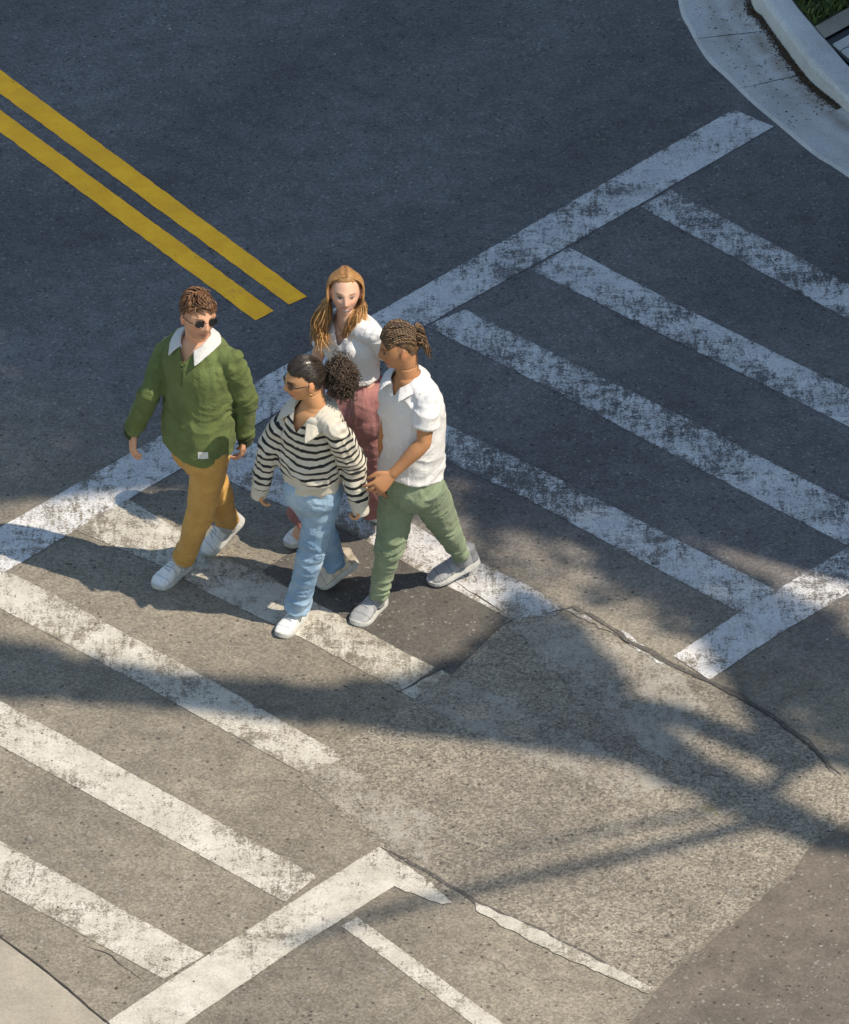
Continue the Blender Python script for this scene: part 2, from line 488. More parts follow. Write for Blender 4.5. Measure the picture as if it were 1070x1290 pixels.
def kh(i):      # kerb height: full beside the grass, sinking to a ramp at the corner
    x = F[i][0]; y = F[i][1]
    t = (y - 92) / 120.0
    t = min(1, max(0, t)); t = t * t * (3 - 2 * t)
    t2 = min(1, max(0, (y - 330) / 300.0))
    return 0.125 * (1 - t) * 1.0 + 0.018 * t + 0.1 * t2
for i in range(n):
    a = P(*O[i]); b = P(*F[i]); c = P(*B[i])
    for k in range(NC + 1):
        t = k / NC
        q = a.lerp(b, t)
        z = 0.012 - 0.02 * math.sin(math.pi * min(1, t * 1.0)) * 0 + (0.004 if k else -0.002)
        z = 0.014 if k else -0.01
        z -= 0.0
        gv.append((q.x, q.y, z))
        # grime gathers next to the kerb face
        g = math.exp(-((t - 0.80) / 0.13) ** 2) * 0.75 + 0.45 * math.exp(-((t - 0.45) / 0.10) ** 2) * (0.4 + 0.6 * min(1, max(0, (140 - F[i][1]) / 80)))
        ga.append(min(1, g))
        if i and k:
            r0 = (i - 1) * (NC + 1); r1 = i * (NC + 1)
            gf.append((r0 + k - 1, r0 + k, r1 + k, r1 + k - 1))
    h = kh(i)
    hz = 0.014
    d = (c - b)
    ring = [(b + d * 0.0, hz - 0.05), (b + d * 0.03, hz + h * 0.75), (b + d * 0.10, hz + h * 0.97), (b + d * 0.2, hz + h),
            (b + d * 0.55, hz + h + 0.002), (b + d * 0.93, hz + h), (c, hz + h - 0.008), (c, hz - 0.05)]
    for (q, z) in ring: kv.append((q.x, q.y, z)); ka.append(0.0)
    if i:
        m = len(ring)
        for k in range(1, m):
            kf.append(((i - 1) * m + k - 1, (i - 1) * m + k, i * m + k, i * m + k - 1))
def raw(name, v, f, mat, att=None, kind='structure', smooth=False):
    me = bpy.data.meshes.new(name); me.from_pydata(v, [], f)
    at = me.attributes.new('rnd', 'FLOAT', 'POINT')
    if att is not None: at.data.foreach_set('value', np.array(att, dtype=np.float32))
    import bmesh
    bm = bmesh.new(); bm.from_mesh(me); bmesh.ops.recalc_face_normals(bm, faces=bm.faces)
    up = sum(fc.normal.z * fc.calc_area() for fc in bm.faces)
    if up < 0:
        for fc in bm.faces: fc.normal_flip()
    bm.to_mesh(me); bm.free()
    o = link(name, me, mat, smooth=smooth); tag(o, kind=kind); return o
raw('gutter', gv, gf, M_gutter, ga)
raw('kerb', kv, kf, M_kerb, ka)
for k_ in (27, 44):
    a_ = O[k_]; b_ = F[k_]
    ribbon('gutter_joint', [tuple(a_), tuple(a_ + (b_ - a_) * .5), tuple(b_)], 0.009, 0.0155, M_tar, jit=0.004)
# dirt and leaf line lying in the gutter against the kerb face
M_dirt = NT('gutter_dirt')
dn = M_dirt.noise(M_dirt.pos(), 40, 4, .7)
M_dirt.col(M_dirt.ramp(dn, [(0.3, (0.03, 0.02, 0.014)), (0.7, (0.12, 0.075, 0.04))])); M_dirt = M_dirt.m
md = MB()
for i in range(4600):
    u = rng.uniform(0.0, 1.0)
    k = 2 + u * 5.4           # along the control points near the corner
    idx = min(n - 2, int(k * 8)); fr = k * 8 - idx
    b = P(*F[idx]).lerp(P(*F[idx + 1]), fr); a = P(*O[idx]).lerp(P(*O[idx + 1]), fr)
    d = (a - b).normalized()
    off = abs(rng.normal(0, 0.022)) + 0.003
    if rng.rand() < 0.05: off = rng.uniform(0, 0.35)
    q = b + d * off
    s = rng.uniform(0.002, 0.009); an = rng.uniform(0, 6.28); z = 0.0155 + rng.uniform(0, 0.012) * math.exp(-off * 30)
    e1 = Vector((math.cos(an), math.sin(an), rng.uniform(-.3, .3))) * s; e2 = Vector((-math.sin(an), math.cos(an), rng.uniform(-.3, .3))) * s * 0.5
    md.add([(q.x + x.x, q.y + x.y, z + max(-0.001, x.z)) for x in (e1, e2, -e1, -e2)], [(0, 1, 2, 3)])
tag(md.build('leaf_litter', M_dirt, smooth=False), 'line of brown leaf litter lying along the kerb face', 'leaf litter', kind='stuff')

# verge: soil sheet, grass blades, slab and block pavers
M_soil = NT('verge_soil')
sn = M_soil.noise(M_soil.pos(), 25, 5, .7)
M_soil.col(M_soil.ramp(sn, [(0.3, (0.03, 0.035, 0.015)), (0.7, (0.10, 0.10, 0.05))])); M_soil = M_soil.m
zb = 0.12
def verge_poly(pts, z): return [Vector((P(x, y).x, P(x, y).y, z)) for x, y in pts]
edge_back = [tuple(q) for q in B]
gi = [q for q in edge_back if q[1] <= 60]
soil_pts = gi + [(1025, 60), (1300, -90), (1700, -300)]
sheet('verge_soil', soil_pts, 0.125, M_soil)
M_grass = NT('grass_blades')
at = M_grass.n('ShaderNodeAttribute', attribute_name='rnd')
M_grass.col(M_grass.ramp(at.outputs['Fac'], [(0, (0.035, 0.06, 0.015)), (0.5, (0.10, 0.15, 0.035)), (0.85, (0.2, 0.25, 0.07)), (1, (0.42, 0.42, 0.22))]))
M_grass = M_grass.m
gb = MB()
from mathutils.geometry import intersect_point_tri_2d
cnt = 0
while cnt < 5200:
    px = rng.uniform(960, 1200); py = rng.uniform(-120, 62)
    # right of the kerb back, above the slab edge
    bx = np.interp(py, [q[1] for q in edge_back], [q[0] for q in edge_back])
    if px < bx + 3: continue
    if py > 60 - (px - 1025) * 0.56 - 3: continue
    if float(pn(np.array([[px * 0.05, py * 0.07, 0]]))[0]) < -0.35 and rng.rand() < 0.8: continue
    q = P(px, py); cnt += 1
    hgt = rng.uniform(0.02, 0.065); an = rng.uniform(0, 6.28); ln = rng.uniform(0.01, 0.05)
    wd = rng.uniform(0.003, 0.008)
    s = Vector((math.cos(an + 1.57), math.sin(an + 1.57), 0)) * wd; l = Vector((math.cos(an), math.sin(an), 0)) * ln
    b = Vector((q.x, q.y, 0.125))
    c = min(1, max(0, rng.normal(0.45, 0.25)))
    gb.add([b - s, b + s, b + l * 0.4 + s * 0.8 + Vector((0, 0, hgt * 0.7)), b + l * 0.4 - s * 0.8 + Vector((0, 0, hgt * 0.7)), b + l + Vector((0, 0, hgt))],
           [(0, 1, 2, 3), (3, 2, 4)], c)
tag(gb.build('grass', M_grass, smooth=False), 'patchy green grass verge behind the kerb', 'grass', kind='stuff')
slab = [(1025, 60), (1300, -94), (1700, -318), (1760, -290), (1340, -70), (1071, 57), (1037, 76)]
sheet('concrete_slab', [(1026, 61), (1300, -93), (1760, -350), (1800, -320), (1330, -85), (1071, 58), (1038, 76)], 0.137, M_pale)
M_joint = NT('dark_joint'); M_joint.b.inputs['Base Color'].default_value = (0.06, 0.065, 0.07, 1); M_joint = M_joint.m
pv = [tuple(q) for q in B if 76 <= q[1] <= 1600]
sheet('paver_bed', [(1038, 77), (1330, -84), (1800, -319), (3900, 900), (3600, 1500)] + [(x + 2, y) for x, y in reversed(pv)], 0.122, M_joint)
# pavers: blocks of concrete laid in a bond, each with joints
M_paver = concrete('paver_concrete', (0.75, 0.75, 0.74), (0.2, 0.19, 0.18), 0.2)
pb = MB()
o0 = P(1046, 82); ux = (P(1090, 58) - o0).normalized(); uy = (P(1082, 112) - o0).normalized()
for r in range(0, 16):
    for cidx in range(0, 16):
        offs = 0.07 if r % 2 else 0.0
        a = o0 + ux * (0.01 + cidx * 0.15 - offs) + uy * (0.01 + r * 0.085)
        if cidx == 0 and r % 2: a = o0 + ux * 0.01 + uy * (0.01 + r * 0.085)
        lx = 0.138 if not (cidx == 0 and r % 2) else 0.068; ly = 0.074
        z0, z1 = 0.1225, 0.134
        cs = [a, a + ux * lx, a + ux * lx + uy * ly, a + uy * ly]
        vs = [(q.x, q.y, z0) for q in cs] + [(q.x, q.y, z1) for q in cs]
        pb.add(vs, [(4, 5, 6, 7), (0, 1, 5, 4), (1, 2, 6, 5), (2, 3, 7, 6), (3, 0, 4, 7)])
tag(pb.build('block_paving', M_paver, smooth=False), kind='structure')

# near left gutter pan
sheet('gutter_near', [(-600, 700), (-60, 1134), (0, 1183), (60, 1228), (133, 1290), (300, 1440), (900, 2050), (-600, 2050)], 0.0042, M_pale, jit=0.004)
ribbon('gutter_joint', [(-300, 945), (-60, 1132), (0, 1181), (60, 1226), (133, 1288), (300, 1438)], 0.012, 0.0065, M_tar, jit=0.006, closed_taper=False)

# grit, crumbs of asphalt and dry leaf bits lying about the road
M_grit = NT('road_grit_mix')
at = M_grit.n('ShaderNodeAttribute', attribute_name='rnd')
M_grit.col(M_grit.ramp(at.outputs['Fac'], [(0, (0.03, 0.028, 0.026)), (0.45, (0.10, 0.07, 0.045)), (0.7, (0.30, 0.28, 0.25)), (1, (0.5, 0.48, 0.44))])); M_grit = M_grit.m
gr = MB()
for i in range(2600):
    x, y = rng.uniform(-3.2, 3.2), rng.uniform(-5, 5.5)
    if float(pn(np.array([[x * 1.1, y * 1.1, 4.4]]))[0]) < -0.05 and rng.rand() < .8: continue
    s = rng.uniform(.002, .0065) * (1.7 if rng.rand() < .06 else 1); q = Vector((x, y, .004))
    a = rng.uniform(0, 6.28); u = Vector((math.cos(a), math.sin(a), 0)) * s; v_ = Vector((-math.sin(a), math.cos(a), 0)) * s * rng.uniform(.4, 1)
    t = Vector((0, 0, s * .8)) + q + u * .2
    gr.add([q + u, q + v_, q - u, q - v_, t], [(0, 1, 4), (1, 2, 4), (2, 3, 4), (3, 0, 4)], rng.rand())
tag(gr.build('road_grit', M_grit, smooth=False), 'loose grit and crumbs scattered over the road', 'grit', kind='stuff')
# ------------------------------------------------------------------ people: modelling tools
from mathutils.bvhtree import BVHTree
def nrm(v): return Vector(v).normalized()
def cat(pts, sub):
    pts = [np.array(p, float) for p in pts]
    if len(pts) < 3 or sub < 2:
        return pts
    p = [2 * pts[0] - pts[1]] + pts + [2 * pts[-1] - pts[-2]]
    out = []
    for i in range(1, len(p) - 2):
        a, b, c, d = p[i - 1:i + 3]
        for k in range(sub):
            t = k / sub
            out.append(0.5 * ((2 * b) + (-a + c) * t + (2 * a - 5 * b + 4 * c - d) * t * t + (-a + 3 * b - 3 * c + d) * t ** 3))
    out.append(pts[-1]); return out

def loft(mb, st, sub=5, n=24, e=2.0, cap=0.5):
    """st: (centre, rx, ry, xdir); closed solid"""
    rows = cat([np.concatenate([np.array(c), [max(rx, 1e-4), max(ry, 1e-4)], np.array(xd)]) for c, rx, ry, xd in st], sub)
    C = np.array([r[:3] for r in rows]); T = np.gradient(C, axis=0)
    vs = []; fs = []; N = len(rows)
    def ring(c, t, xd, rx, ry):
        t = nrm(t); x = Vector(xd) - t * Vector(xd).dot(t); x.normalize(); y = t.cross(x)
        o = []
        for k in range(n):
            a = 2 * math.pi * k / n; ca, sa = math.cos(a), math.sin(a)
            o.append(Vector(c) + x * (rx * math.copysign(abs(ca) ** (2 / e), ca)) + y * (ry * math.copysign(abs(sa) ** (2 / e), sa)))
        return o
    rings = []
    r0 = rows[0]; rl = rows[-1]
    t0 = nrm(T[0]); t1 = nrm(T[-1])
    m0 = min(r0[3], r0[4]) * cap; m1 = min(rl[3], rl[4]) * cap
    rings.append(ring(Vector(r0[:3]) - t0 * m0, t0, r0[5:8], r0[3] * .55, r0[4] * .55))
    for i, r in enumerate(rows): rings.append(ring(r[:3], T[i], r[5:8], max(r[3], 1e-4), max(r[4], 1e-4)))
    rings.append(ring(Vector(rl[:3]) + t1 * m1, t1, rl[5:8], rl[3] * .55, rl[4] * .55))
    for r in rings: vs += r
    M = len(rings)
    for i in range(1, M):
        for k in range(n):
            fs.append(((i - 1) * n + k, (i - 1) * n + (k + 1) % n, i * n + (k + 1) % n, i * n + k))
    fs.append(tuple(range(n))[::-1]); fs.append(tuple((M - 1) * n + k for k in range(n)))
    mb.add(vs, fs)

def limb_st(pts, rad, side, flat=1.0):
    return [(p, r, r * flat, side) for p, r in zip(pts, rad)]

def ellipsoid(mb, c, ax, ay, az, rx, ry, rz, n=16, m=10):
    vs = [Vector(c) + Vector(az) * rz]; fs = []
    for i in range(1, m):
        ph = math.pi * i / m
        for k in range(n):
            th = 2 * math.pi * k / n
            vs.append(Vector(c) + Vector(ax) * rx * math.sin(ph) * math.cos(th) + Vector(ay) * ry * math.sin(ph) * math.sin(th) + Vector(az) * rz * math.cos(ph))
    vs.append(Vector(c) - Vector(az) * rz)
    for k in range(n): fs.append((0, 1 + k, 1 + (k + 1) % n))
    for i in range(m - 2):
        for k in range(n):
            fs.append((1 + i * n + k, 1 + (i + 1) * n + k, 1 + (i + 1) * n + (k + 1) % n, 1 + i * n + (k + 1) % n))
    L = len(vs) - 1
    for k in range(n): fs.append((L, 1 + (m - 2) * n + (k + 1) % n, 1 + (m - 2) * n + k))
    mb.add(vs, fs)

def remesh(mb, vox=0.006, smooth=3, sf=0.5):
    me = mb.mesh('tmp'); o = bpy.data.objects.new('tmp', me); COL.objects.link(o)
    import bmesh
    bm = bmesh.new(); bm.from_mesh(me); bmesh.ops.recalc_face_normals(bm, faces=bm.faces); bm.to_mesh(me); bm.free()
    r = o.modifiers.new('r', 'REMESH'); r.mode = 'VOXEL'; r.voxel_size = vox; r.adaptivity = 0
    if smooth:
        s = o.modifiers.new('s', 'SMOOTH'); s.factor = sf; s.iterations = smooth
    dg = bpy.context.evaluated_depsgraph_get(); dg.update()
    out = bpy.data.meshes.new_from_object(o.evaluated_get(dg))
    bpy.data.objects.remove(o); bpy.data.meshes.remove(me)
    return out

def co(me):
    a = np.empty(len(me.vertices) * 3); me.vertices.foreach_get('co', a); return a.reshape(-1, 3)
def no(me):
    a = np.empty(len(me.vertices) * 3); me.vertices.foreach_get('normal', a); return a.reshape(-1, 3)
def setco(me, a):
    me.vertices.foreach_set('co', a.ravel()); me.update()

def bones_of(chain):
    return [(np.array(a, float), np.array(b, float)) for a, b in zip(chain, chain[1:])]
def nearest(c, chains, radii=None):
    """for every point: distance along its nearest chain, distance from it, chain index, direction"""
    best = np.full(len(c), 1e9); S = np.zeros(len(c)); CI = np.zeros(len(c), int); D = np.zeros((len(c), 3)); TL = np.zeros(len(c))
    for ci, ch in enumerate(chains):
        acc = 0
        for a, b in bones_of(ch):
            ab = b - a; L = np.linalg.norm(ab); t = np.clip(((c - a) @ ab) / (L * L), 0, 1)
            d = np.linalg.norm(c - (a + t[:, None] * ab), axis=1) - (radii[ci] if radii else 0)
            m = d < best
            best[m] = d[m]; S[m] = acc + t[m] * L; CI[m] = ci; D[m] = ab / L
            acc += L
    return S, best, CI, D

def folds(me, chains, joints, amp=0.006, drape=0.006, joint_amp=0.008, freq=16, seed=0, hems=None, radii=None):
    """cloth folds: broad drape + sharp creases running around the limb, gathered near the joints"""
    c = co(me); n = no(me)
    S, d, ci, D = nearest(c, chains, radii)
    base = fbm(c * 5.5 + seed, 2) * drape
    ax = np.sum(c * D, axis=1)
    perp = c - D * ax[:, None]
    # diagonal crease field: compress along the limb, stretch around it
    q = perp * 5.0 + D * (S * freq)[:, None] + seed * 3.1
    q2 = q + 1.2 * np.stack([pn(c * 7 + 5 + seed), pn(c * 7 + 9 + seed), pn(c * 7 + 13 + seed)], 1)
    cr = ridge(q2); cr = np.sign(cr) * np.abs(cr) ** 1.3
    wgt = np.zeros(len(c))
    for (j, r, a) in joints:
        wgt = np.maximum(wgt, a * np.exp(-(np.linalg.norm(c - np.array(j), axis=1) / r) ** 2))
    disp = base + amp * (cr - 0.4) * 0.6 + joint_amp * wgt * (cr - 0.35)
    # long drag folds running along the limb
    q3 = perp * 22 + D * (S * 3.0)[:, None] + seed * 1.7
    disp += drape * 0.5 * ridge(q3) * 0.6
    c = c + n * disp[:, None]
    setco(me, c)
    return S, ci

def attr(me, name, val):
    at = me.attributes.get(name) or me.attributes.new(name, 'FLOAT', 'POINT')
    at.data.foreach_set('value', np.asarray(val, dtype=np.float32))
def attr_col(me, name, val):
    at = me.color_attributes.new(name, 'FLOAT_COLOR', 'POINT')
    at.data.foreach_set('color', np.concatenate([val, np.ones((len(val), 1))], 1).astype(np.float32).ravel())

def cut(me, mask):
    import bmesh
    bm = bmesh.new(); bm.from_mesh(me); bm.verts.ensure_lookup_table()
    bmesh.ops.delete(bm, geom=[bm.verts[i] for i in np.nonzero(mask)[0]], context='VERTS')
    # tidy the cut edge
    small = [v for v in bm.verts if len(v.link_faces) == 0]
    bmesh.ops.delete(bm, geom=small, context='VERTS')
    for _ in range(10):
        bd = [v for v in bm.verts if v.is_boundary]
        new = {}
        for v in bd:
            nb = [e.other_vert(v).co for e in v.link_edges if e.is_boundary]
            if len(nb) == 2: new[v] = v.co.lerp((nb[0] + nb[1]) / 2, 0.6)
        for v, q in new.items(): v.co = q
    bm.to_mesh(me); bm.free(); me.update()

# ------------------------------------------------------------------ cloth / skin / hair materials
def cloth(name, c, c2=None, rough=0.9, weave=260, var=0.25, bump=0.15, sheen=0.1, wrinkle=0.36):
    M = NT(name)
    v = M.n('ShaderNodeTexCoord').outputs['Object']
    n = M.noise(v, 9, 4, 0.6); f = M.noise(v, weave, 2, 0.6)
    c2 = c2 or tuple(x * (1 - var) for x in c)
    q = M.mix(M.smooth(n, 0.3, 0.7), c2, c)
    q = M.mix(M.math('MULTIPLY', M.smooth(f, 0.3, 0.7), 0.18), q, (0, 0, 0))
    M.col(q)
    wr_ = M.noise(v, 8, 5, 0.62, 1.6)
    wr2 = M.noise(M.pos((1, 1, .45), 0, True), 26, 4, 0.6, 1.0)
    hh = M.math('ADD', M.math('MULTIPLY', M.math('ABSOLUTE', M.math('SUBTRACT', wr_, .5)), -1.0), M.math('MULTIPLY', wr2, 0.16))
    b1 = M.n('ShaderNodeBump'); b1.inputs['Strength'].default_value = wrinkle; b1.inputs['Distance'].default_value = 0.045; M.l(hh, b1.inputs['Height'])
    b2 = M.n('ShaderNodeBump'); b2.inputs['Strength'].default_value = bump; b2.inputs['Distance'].default_value = 0.002; M.l(f, b2.inputs['Height'])
    M.l(b1.outputs[0], b2.inputs['Normal']); M.l(b2.outputs[0], M.b.inputs['Normal'])
    M.b.inputs['Roughness'].default_value = rough
    M.b.inputs['Sheen Weight'].default_value = sheen
    return M
def plain(name, c, rough=0.6, spec=0.3, metal=0.0):
    M = NT(name); v = M.n('ShaderNodeTexCoord').outputs['Object']
    n = M.noise(v, 45, 4, 0.6)
    M.col(M.mix(M.smooth(n, .3, .7), tuple(x * 0.82 for x in c), c))
    M.b.inputs['Roughness'].default_value = rough; M.b.inputs['Specular IOR Level'].default_value = spec
    M.b.inputs['Metallic'].default_value = metal
    return M.m
def skin_mat(name):
    M = NT(name)
    a = M.n('ShaderNodeVertexColor', layer_name='Col')
    v = M.n('ShaderNodeTexCoord').outputs['Object']
    n = M.noise(v, 30, 4, 0.6)
    M.col(M.mix(M.math('MULTIPLY', M.smooth(n, 0.35, 0.7), 0.14), a.outputs['Color'], M.mix(1.0, a.outputs['Color'], (1.0, 0.72, 0.62), 'MULTIPLY')))
    M.b.inputs['Roughness'].default_value = 0.5
    M.b.inputs['Specular IOR Level'].default_value = 0.35
    M.b.inputs['Subsurface Weight'].default_value = 0.08
    M.b.inputs['Subsurface Radius'].default_value = (0.02, 0.008, 0.004)
    M.b.inputs['Subsurface Scale'].default_value = 0.3
    return M.m
def hair_mat(name, dark, light, rough=0.42):
    M = NT(name)
    a = M.n('ShaderNodeAttribute', attribute_name='rnd')
    v = M.n('ShaderNodeTexCoord').outputs['Object']
    n = M.noise(v, 60, 3, 0.6)
    f = M.math('ADD', M.math('MULTIPLY', a.outputs['Fac'], 0.75), M.math('MULTIPLY', n, 0.35))
    M.col(M.ramp(f, [(0.1, dark), (0.95, light)]))
    M.b.inputs['Roughness'].default_value = rough
    M.b.inputs['Specular IOR Level'].default_value = 0.5
    M.bump(n, 0.4, 0.004)
    return M.m
M_skin = skin_mat('skin')

# ------------------------------------------------------------------ head
class Head:
    def __init__(s, c, f, up, size=1.0, wide=1.0, nose=1.0, jaw=1.0):
        s.c = Vector(c); s.f = nrm(f); u = Vector(up); s.u = (u - s.f * u.dot(s.f)).normalized()
        s.x = s.f.cross(s.u)          # the person's right
        s.k = size; s.wide = wide; s.nose = nose; s.jaw = jaw
    def w(s, x, y, z): return s.c + (s.x * x + s.f * y + s.u * z) * s.k
    def surf(s, d, off=0.0):
        """surface point in the direction d = (x, y, z) (local), plus an offset outwards"""
        dx, dy, dz = d
        L = math.sqrt(dx * dx + dy * dy + dz * dz) or 1; dx /= L; dy /= L; dz /= L
        x = 0.075 * s.wide * dx; y = 0.096 * dy; z = 0.118 * dz
        if dz < 0:
            q = -dz
            x *= 1 - (0.34 * s.jaw) * q ** 1.6
            if dy < 0: y *= 1 - 0.45 * q
            else: y *= 1 + 0.04 * q
        else:
            if dy < 0: y *= 1.06
            y *= 1 - 0.05 * dz
        if dy > 0: y *= 1 - 0.06 * abs(dx)
        r = 1 + off / 0.09
        return x * r, y * r, z * r
    def mesh(s, mb, n=72, m=54):
        vs = []; fs = []
        def feat(x, y, z, dy):
            if dy <= 0: return y
            g = lambda cx, cz, sx, sz: math.exp(-((abs(x) - cx) / sx) ** 2 - ((z - cz) / sz) ** 2)
            g0 = lambda cz, sx, sz: math.exp(-(x / sx) ** 2 - ((z - cz) / sz) ** 2)
            a = 0
            a += s.nose * (0.010 * g0(-0.004, 0.009, 0.020) + 0.016 * g0(-0.033, 0.0125, 0.0115) + 0.009 * g0(-0.020, 0.0105, 0.015))
            a += 0.005 * g(0.013, -0.038, 0.007, 0.007)
            a -= 0.008 * g(0.030, 0.000, 0.015, 0.011)
            a += 0.005 * g(0.030, 0.000, 0.009, 0.006)
            a += 0.0055 * g(0.026, 0.021, 0.022, 0.008)
            a += 0.006 * g(0.042, -0.028, 0.018, 0.018)
            a += 0.009 * g0(-0.060, 0.024, 0.0060) + 0.011 * g0(-0.071, 0.020, 0.0065)
            a -= 0.004 * g0(-0.0655, 0.022, 0.0022)
            a += 0.014 * g0(-0.098, 0.024, 0.016)
            a -= 0.004 * g0(-0.083, 0.022, 0.006)
            return y + a * min(1, dy * 2.0)
        for i in range(m + 1):
            ph = math.pi * i / m
            for k in range(n):
                th = 2 * math.pi * k / n
                # concentrate samples towards the front
                d = (math.sin(ph) * math.sin(th), math.sin(ph) * math.cos(th), math.cos(ph))
                x, y, z = s.surf(d)
                y = feat(x, y, z, d[1])
                vs.append(s.w(x, y, z))
        for i in range(m):
            for k in range(n):
                fs.append((i * n + k, (i + 1) * n + k, (i + 1) * n + (k + 1) % n, i * n + (k + 1) % n))
        mb.add(vs, fs)
        for sg in (-1, 1):
            e = s.w(sg * 0.076 * s.wide, -0.006, -0.012)
            ax = (s.x * sg + s.f * -0.45).normalized(); az = (s.u + s.f * -0.15).normalized(); ay = az.cross(ax).normalized()
            ellipsoid(mb, e + ax * 0.004, ax, ay, az, 0.0075, 0.019, 0.031)
            ellipsoid(mb, e + ax * 0.008 - ay * 0.0, ax, ay, az, 0.0075, 0.010, 0.014)
    def loc(s, c):
        q = (c - np.array(s.c)) / s.k
        return q @ np.array(s.x), q @ np.array(s.f), q @ np.array(s.u)

def paint_skin(me, H, skin, lips, brow, iris, extra=None, smile=0.0, makeup=0.0):
    c = co(me); x, y, z = H.loc(c)
    n = len(c); col = np.tile(np.array(skin, float), (n, 1))
    hd = (np.abs(x) < 0.11) & (np.abs(y) < 0.14) & (np.abs(z) < 0.14)
    front = hd & (y > 0.045)
    def blend(m, cc, a): 
        w_ = (np.clip(m, 0, 1) * a)[:, None]; col[:] = col * (1 - w_) + np.array(cc) * w_
    g = lambda cx, cz, sx, sz: np.exp(-((np.abs(x) - cx) / sx) ** 4 - ((z - cz) / sz) ** 4) * front
    g0 = lambda cz, sx, sz: np.exp(-(x / sx) ** 2 - ((z - cz) / sz) ** 2) * front
    red = np.array(skin) * np.array([1.05, 0.72, 0.66])
    blend(np.exp(-((np.abs(x) - 0.042) / 0.020) ** 2 - ((z + 0.030) / 0.018) ** 2) * front, red, 0.55)
    blend(g0(-0.038, 0.016, 0.012), red, 0.4)
    blend(np.exp(-((np.abs(x) - 0.030) / 0.018) ** 2 - ((z - 0.002) / 0.012) ** 2) * front, np.array(skin) * 0.75, 0.5)
    zz = z + 0.5 * x * x / 0.05 * smile
    zl = z + 0.0655 - smile * 9 * x * x
    blend(np.exp(-(x / 0.028) ** 6 - (zl / 0.0120) ** 4) * front, lips, 0.9)
    if smile > 0:
        blend(np.exp(-(x / 0.021) ** 6 - (zl / 0.0046) ** 4) * front, (0.75, 0.72, 0.68), 1.0)
    else:
        blend(np.exp(-(x / 0.023) ** 6 - (zl / 0.0025) ** 4) * front, (0.10, 0.03, 0.025), 0.8)
    blend(np.exp(-((np.abs(x) - 0.030) / 0.0135) ** 4 - ((z - 0.0005) / 0.0052) ** 4) * front, (0.55, 0.48, 0.44), 0.8)
    blend(np.exp(-((np.abs(x) - 0.030) / 0.0078) ** 4 - ((z - 0.0005) / 0.0062) ** 4) * front, iris, 1.0)
    blend(np.exp(-((np.abs(x) - 0.030) / 0.016) ** 6 - ((z - 0.0070) / 0.0022) ** 4) * front, (0.03, 0.02, 0.015), 0.85)
    zb = z - 0.0225 + 7.0 * np.clip(np.abs(x) - 0.034, 0, 1) ** 2 + 0.06 * (np.abs(x) - 0.03)
    blend(np.exp(-((np.abs(x) - 0.032) / 0.018) ** 6 - (zb / 0.0038) ** 4) * front, brow, 0.85)
    blend(np.exp(-((np.abs(x) - 0.009) / 0.0035) ** 2 - ((z + 0.045) / 0.003) ** 2) * front, (0.06, 0.02, 0.015), 0.7)
    ear = hd & (np.abs(x) > 0.078)
    blend(ear.astype(float), red, 0.35)
    if extra: extra(c, x, y, z, hd, blend)
    attr_col(me, 'Col', np.clip(col, 0, 1))

# ------------------------------------------------------------------ hand
def hand(mb, wrist, d, pn_, size=1.0, curl=(0.35, 0.45, 0.55, 0.65), thumb=0.6, thumb_side=1, spread=0.10, r=0.0088):
    d = nrm(d); nrml = Vector(pn_); nrml = (nrml - d * nrml.dot(d)).normalized(); t = d.cross(nrml) * thumb_side; t.normalize()
    W = Vector(wrist); k = size
    loft(mb, [(W - d * 0.015 * k, 0.027 * k, 0.020 * k, t), (W + d * 0.012 * k, 0.028 * k, 0.019 * k, t), (W + d * 0.045 * k, 0.036 * k, 0.017 * k, t),
              (W + d * 0.078 * k, 0.041 * k, 0.0145 * k, t), (W + d * 0.094 * k, 0.039 * k, 0.011 * k, t)], n=16, sub=3)
    lens = (0.070, 0.079, 0.073, 0.058); offs = (0.031, 0.0105, -0.0105, -0.030)
    for i in range(4):
        L = lens[i] * k
        b = W + d * (0.088 - 0.003 * abs(i - 1.2)) * k + t * offs[i] * k
        dd = (d + t * spread * (1.4 - i)).normalized(); pts = [b - dd * 0.012 * k, b]; cur = b; ang = 0
        for sgm, fr in enumerate((0.45, 0.30, 0.25)):
            ang += curl[i] * (0.75, 1.0, 0.7)[sgm]
            v = dd * math.cos(ang) + nrml * math.sin(ang)
            cur = cur + v * L * fr; pts.append(cur)
        rr = [r * 1.05 * k, r * 1.02 * k, r * 0.98 * k, r * 0.88 * k, r * 0.74 * k]
        loft(mb, limb_st(pts, rr, t), n=10, sub=3, cap=0.7)
    tb = W + d * 0.022 * k + t * 0.024 * k
    td = (d * 0.72 + t * 0.62 + nrml * 0.35 * thumb).normalized()
    td2 = (d * 0.95 + t * 0.12 + nrml * 0.45 * thumb).normalized()
    p1 = tb + td * 0.040 * k; p2 = p1 + td2 * 0.030 * k; p3 = p2 + (td2 + nrml * 0.3 * thumb).normalized() * 0.024 * k
    loft(mb, limb_st([tb - td * 0.01 * k, tb + td * 0.018 * k, p1, p2, p3], [0.013 * k, 0.0135 * k, 0.0108 * k, 0.0098 * k, 0.0078 * k], t), n=10, sub=3, cap=0.7)

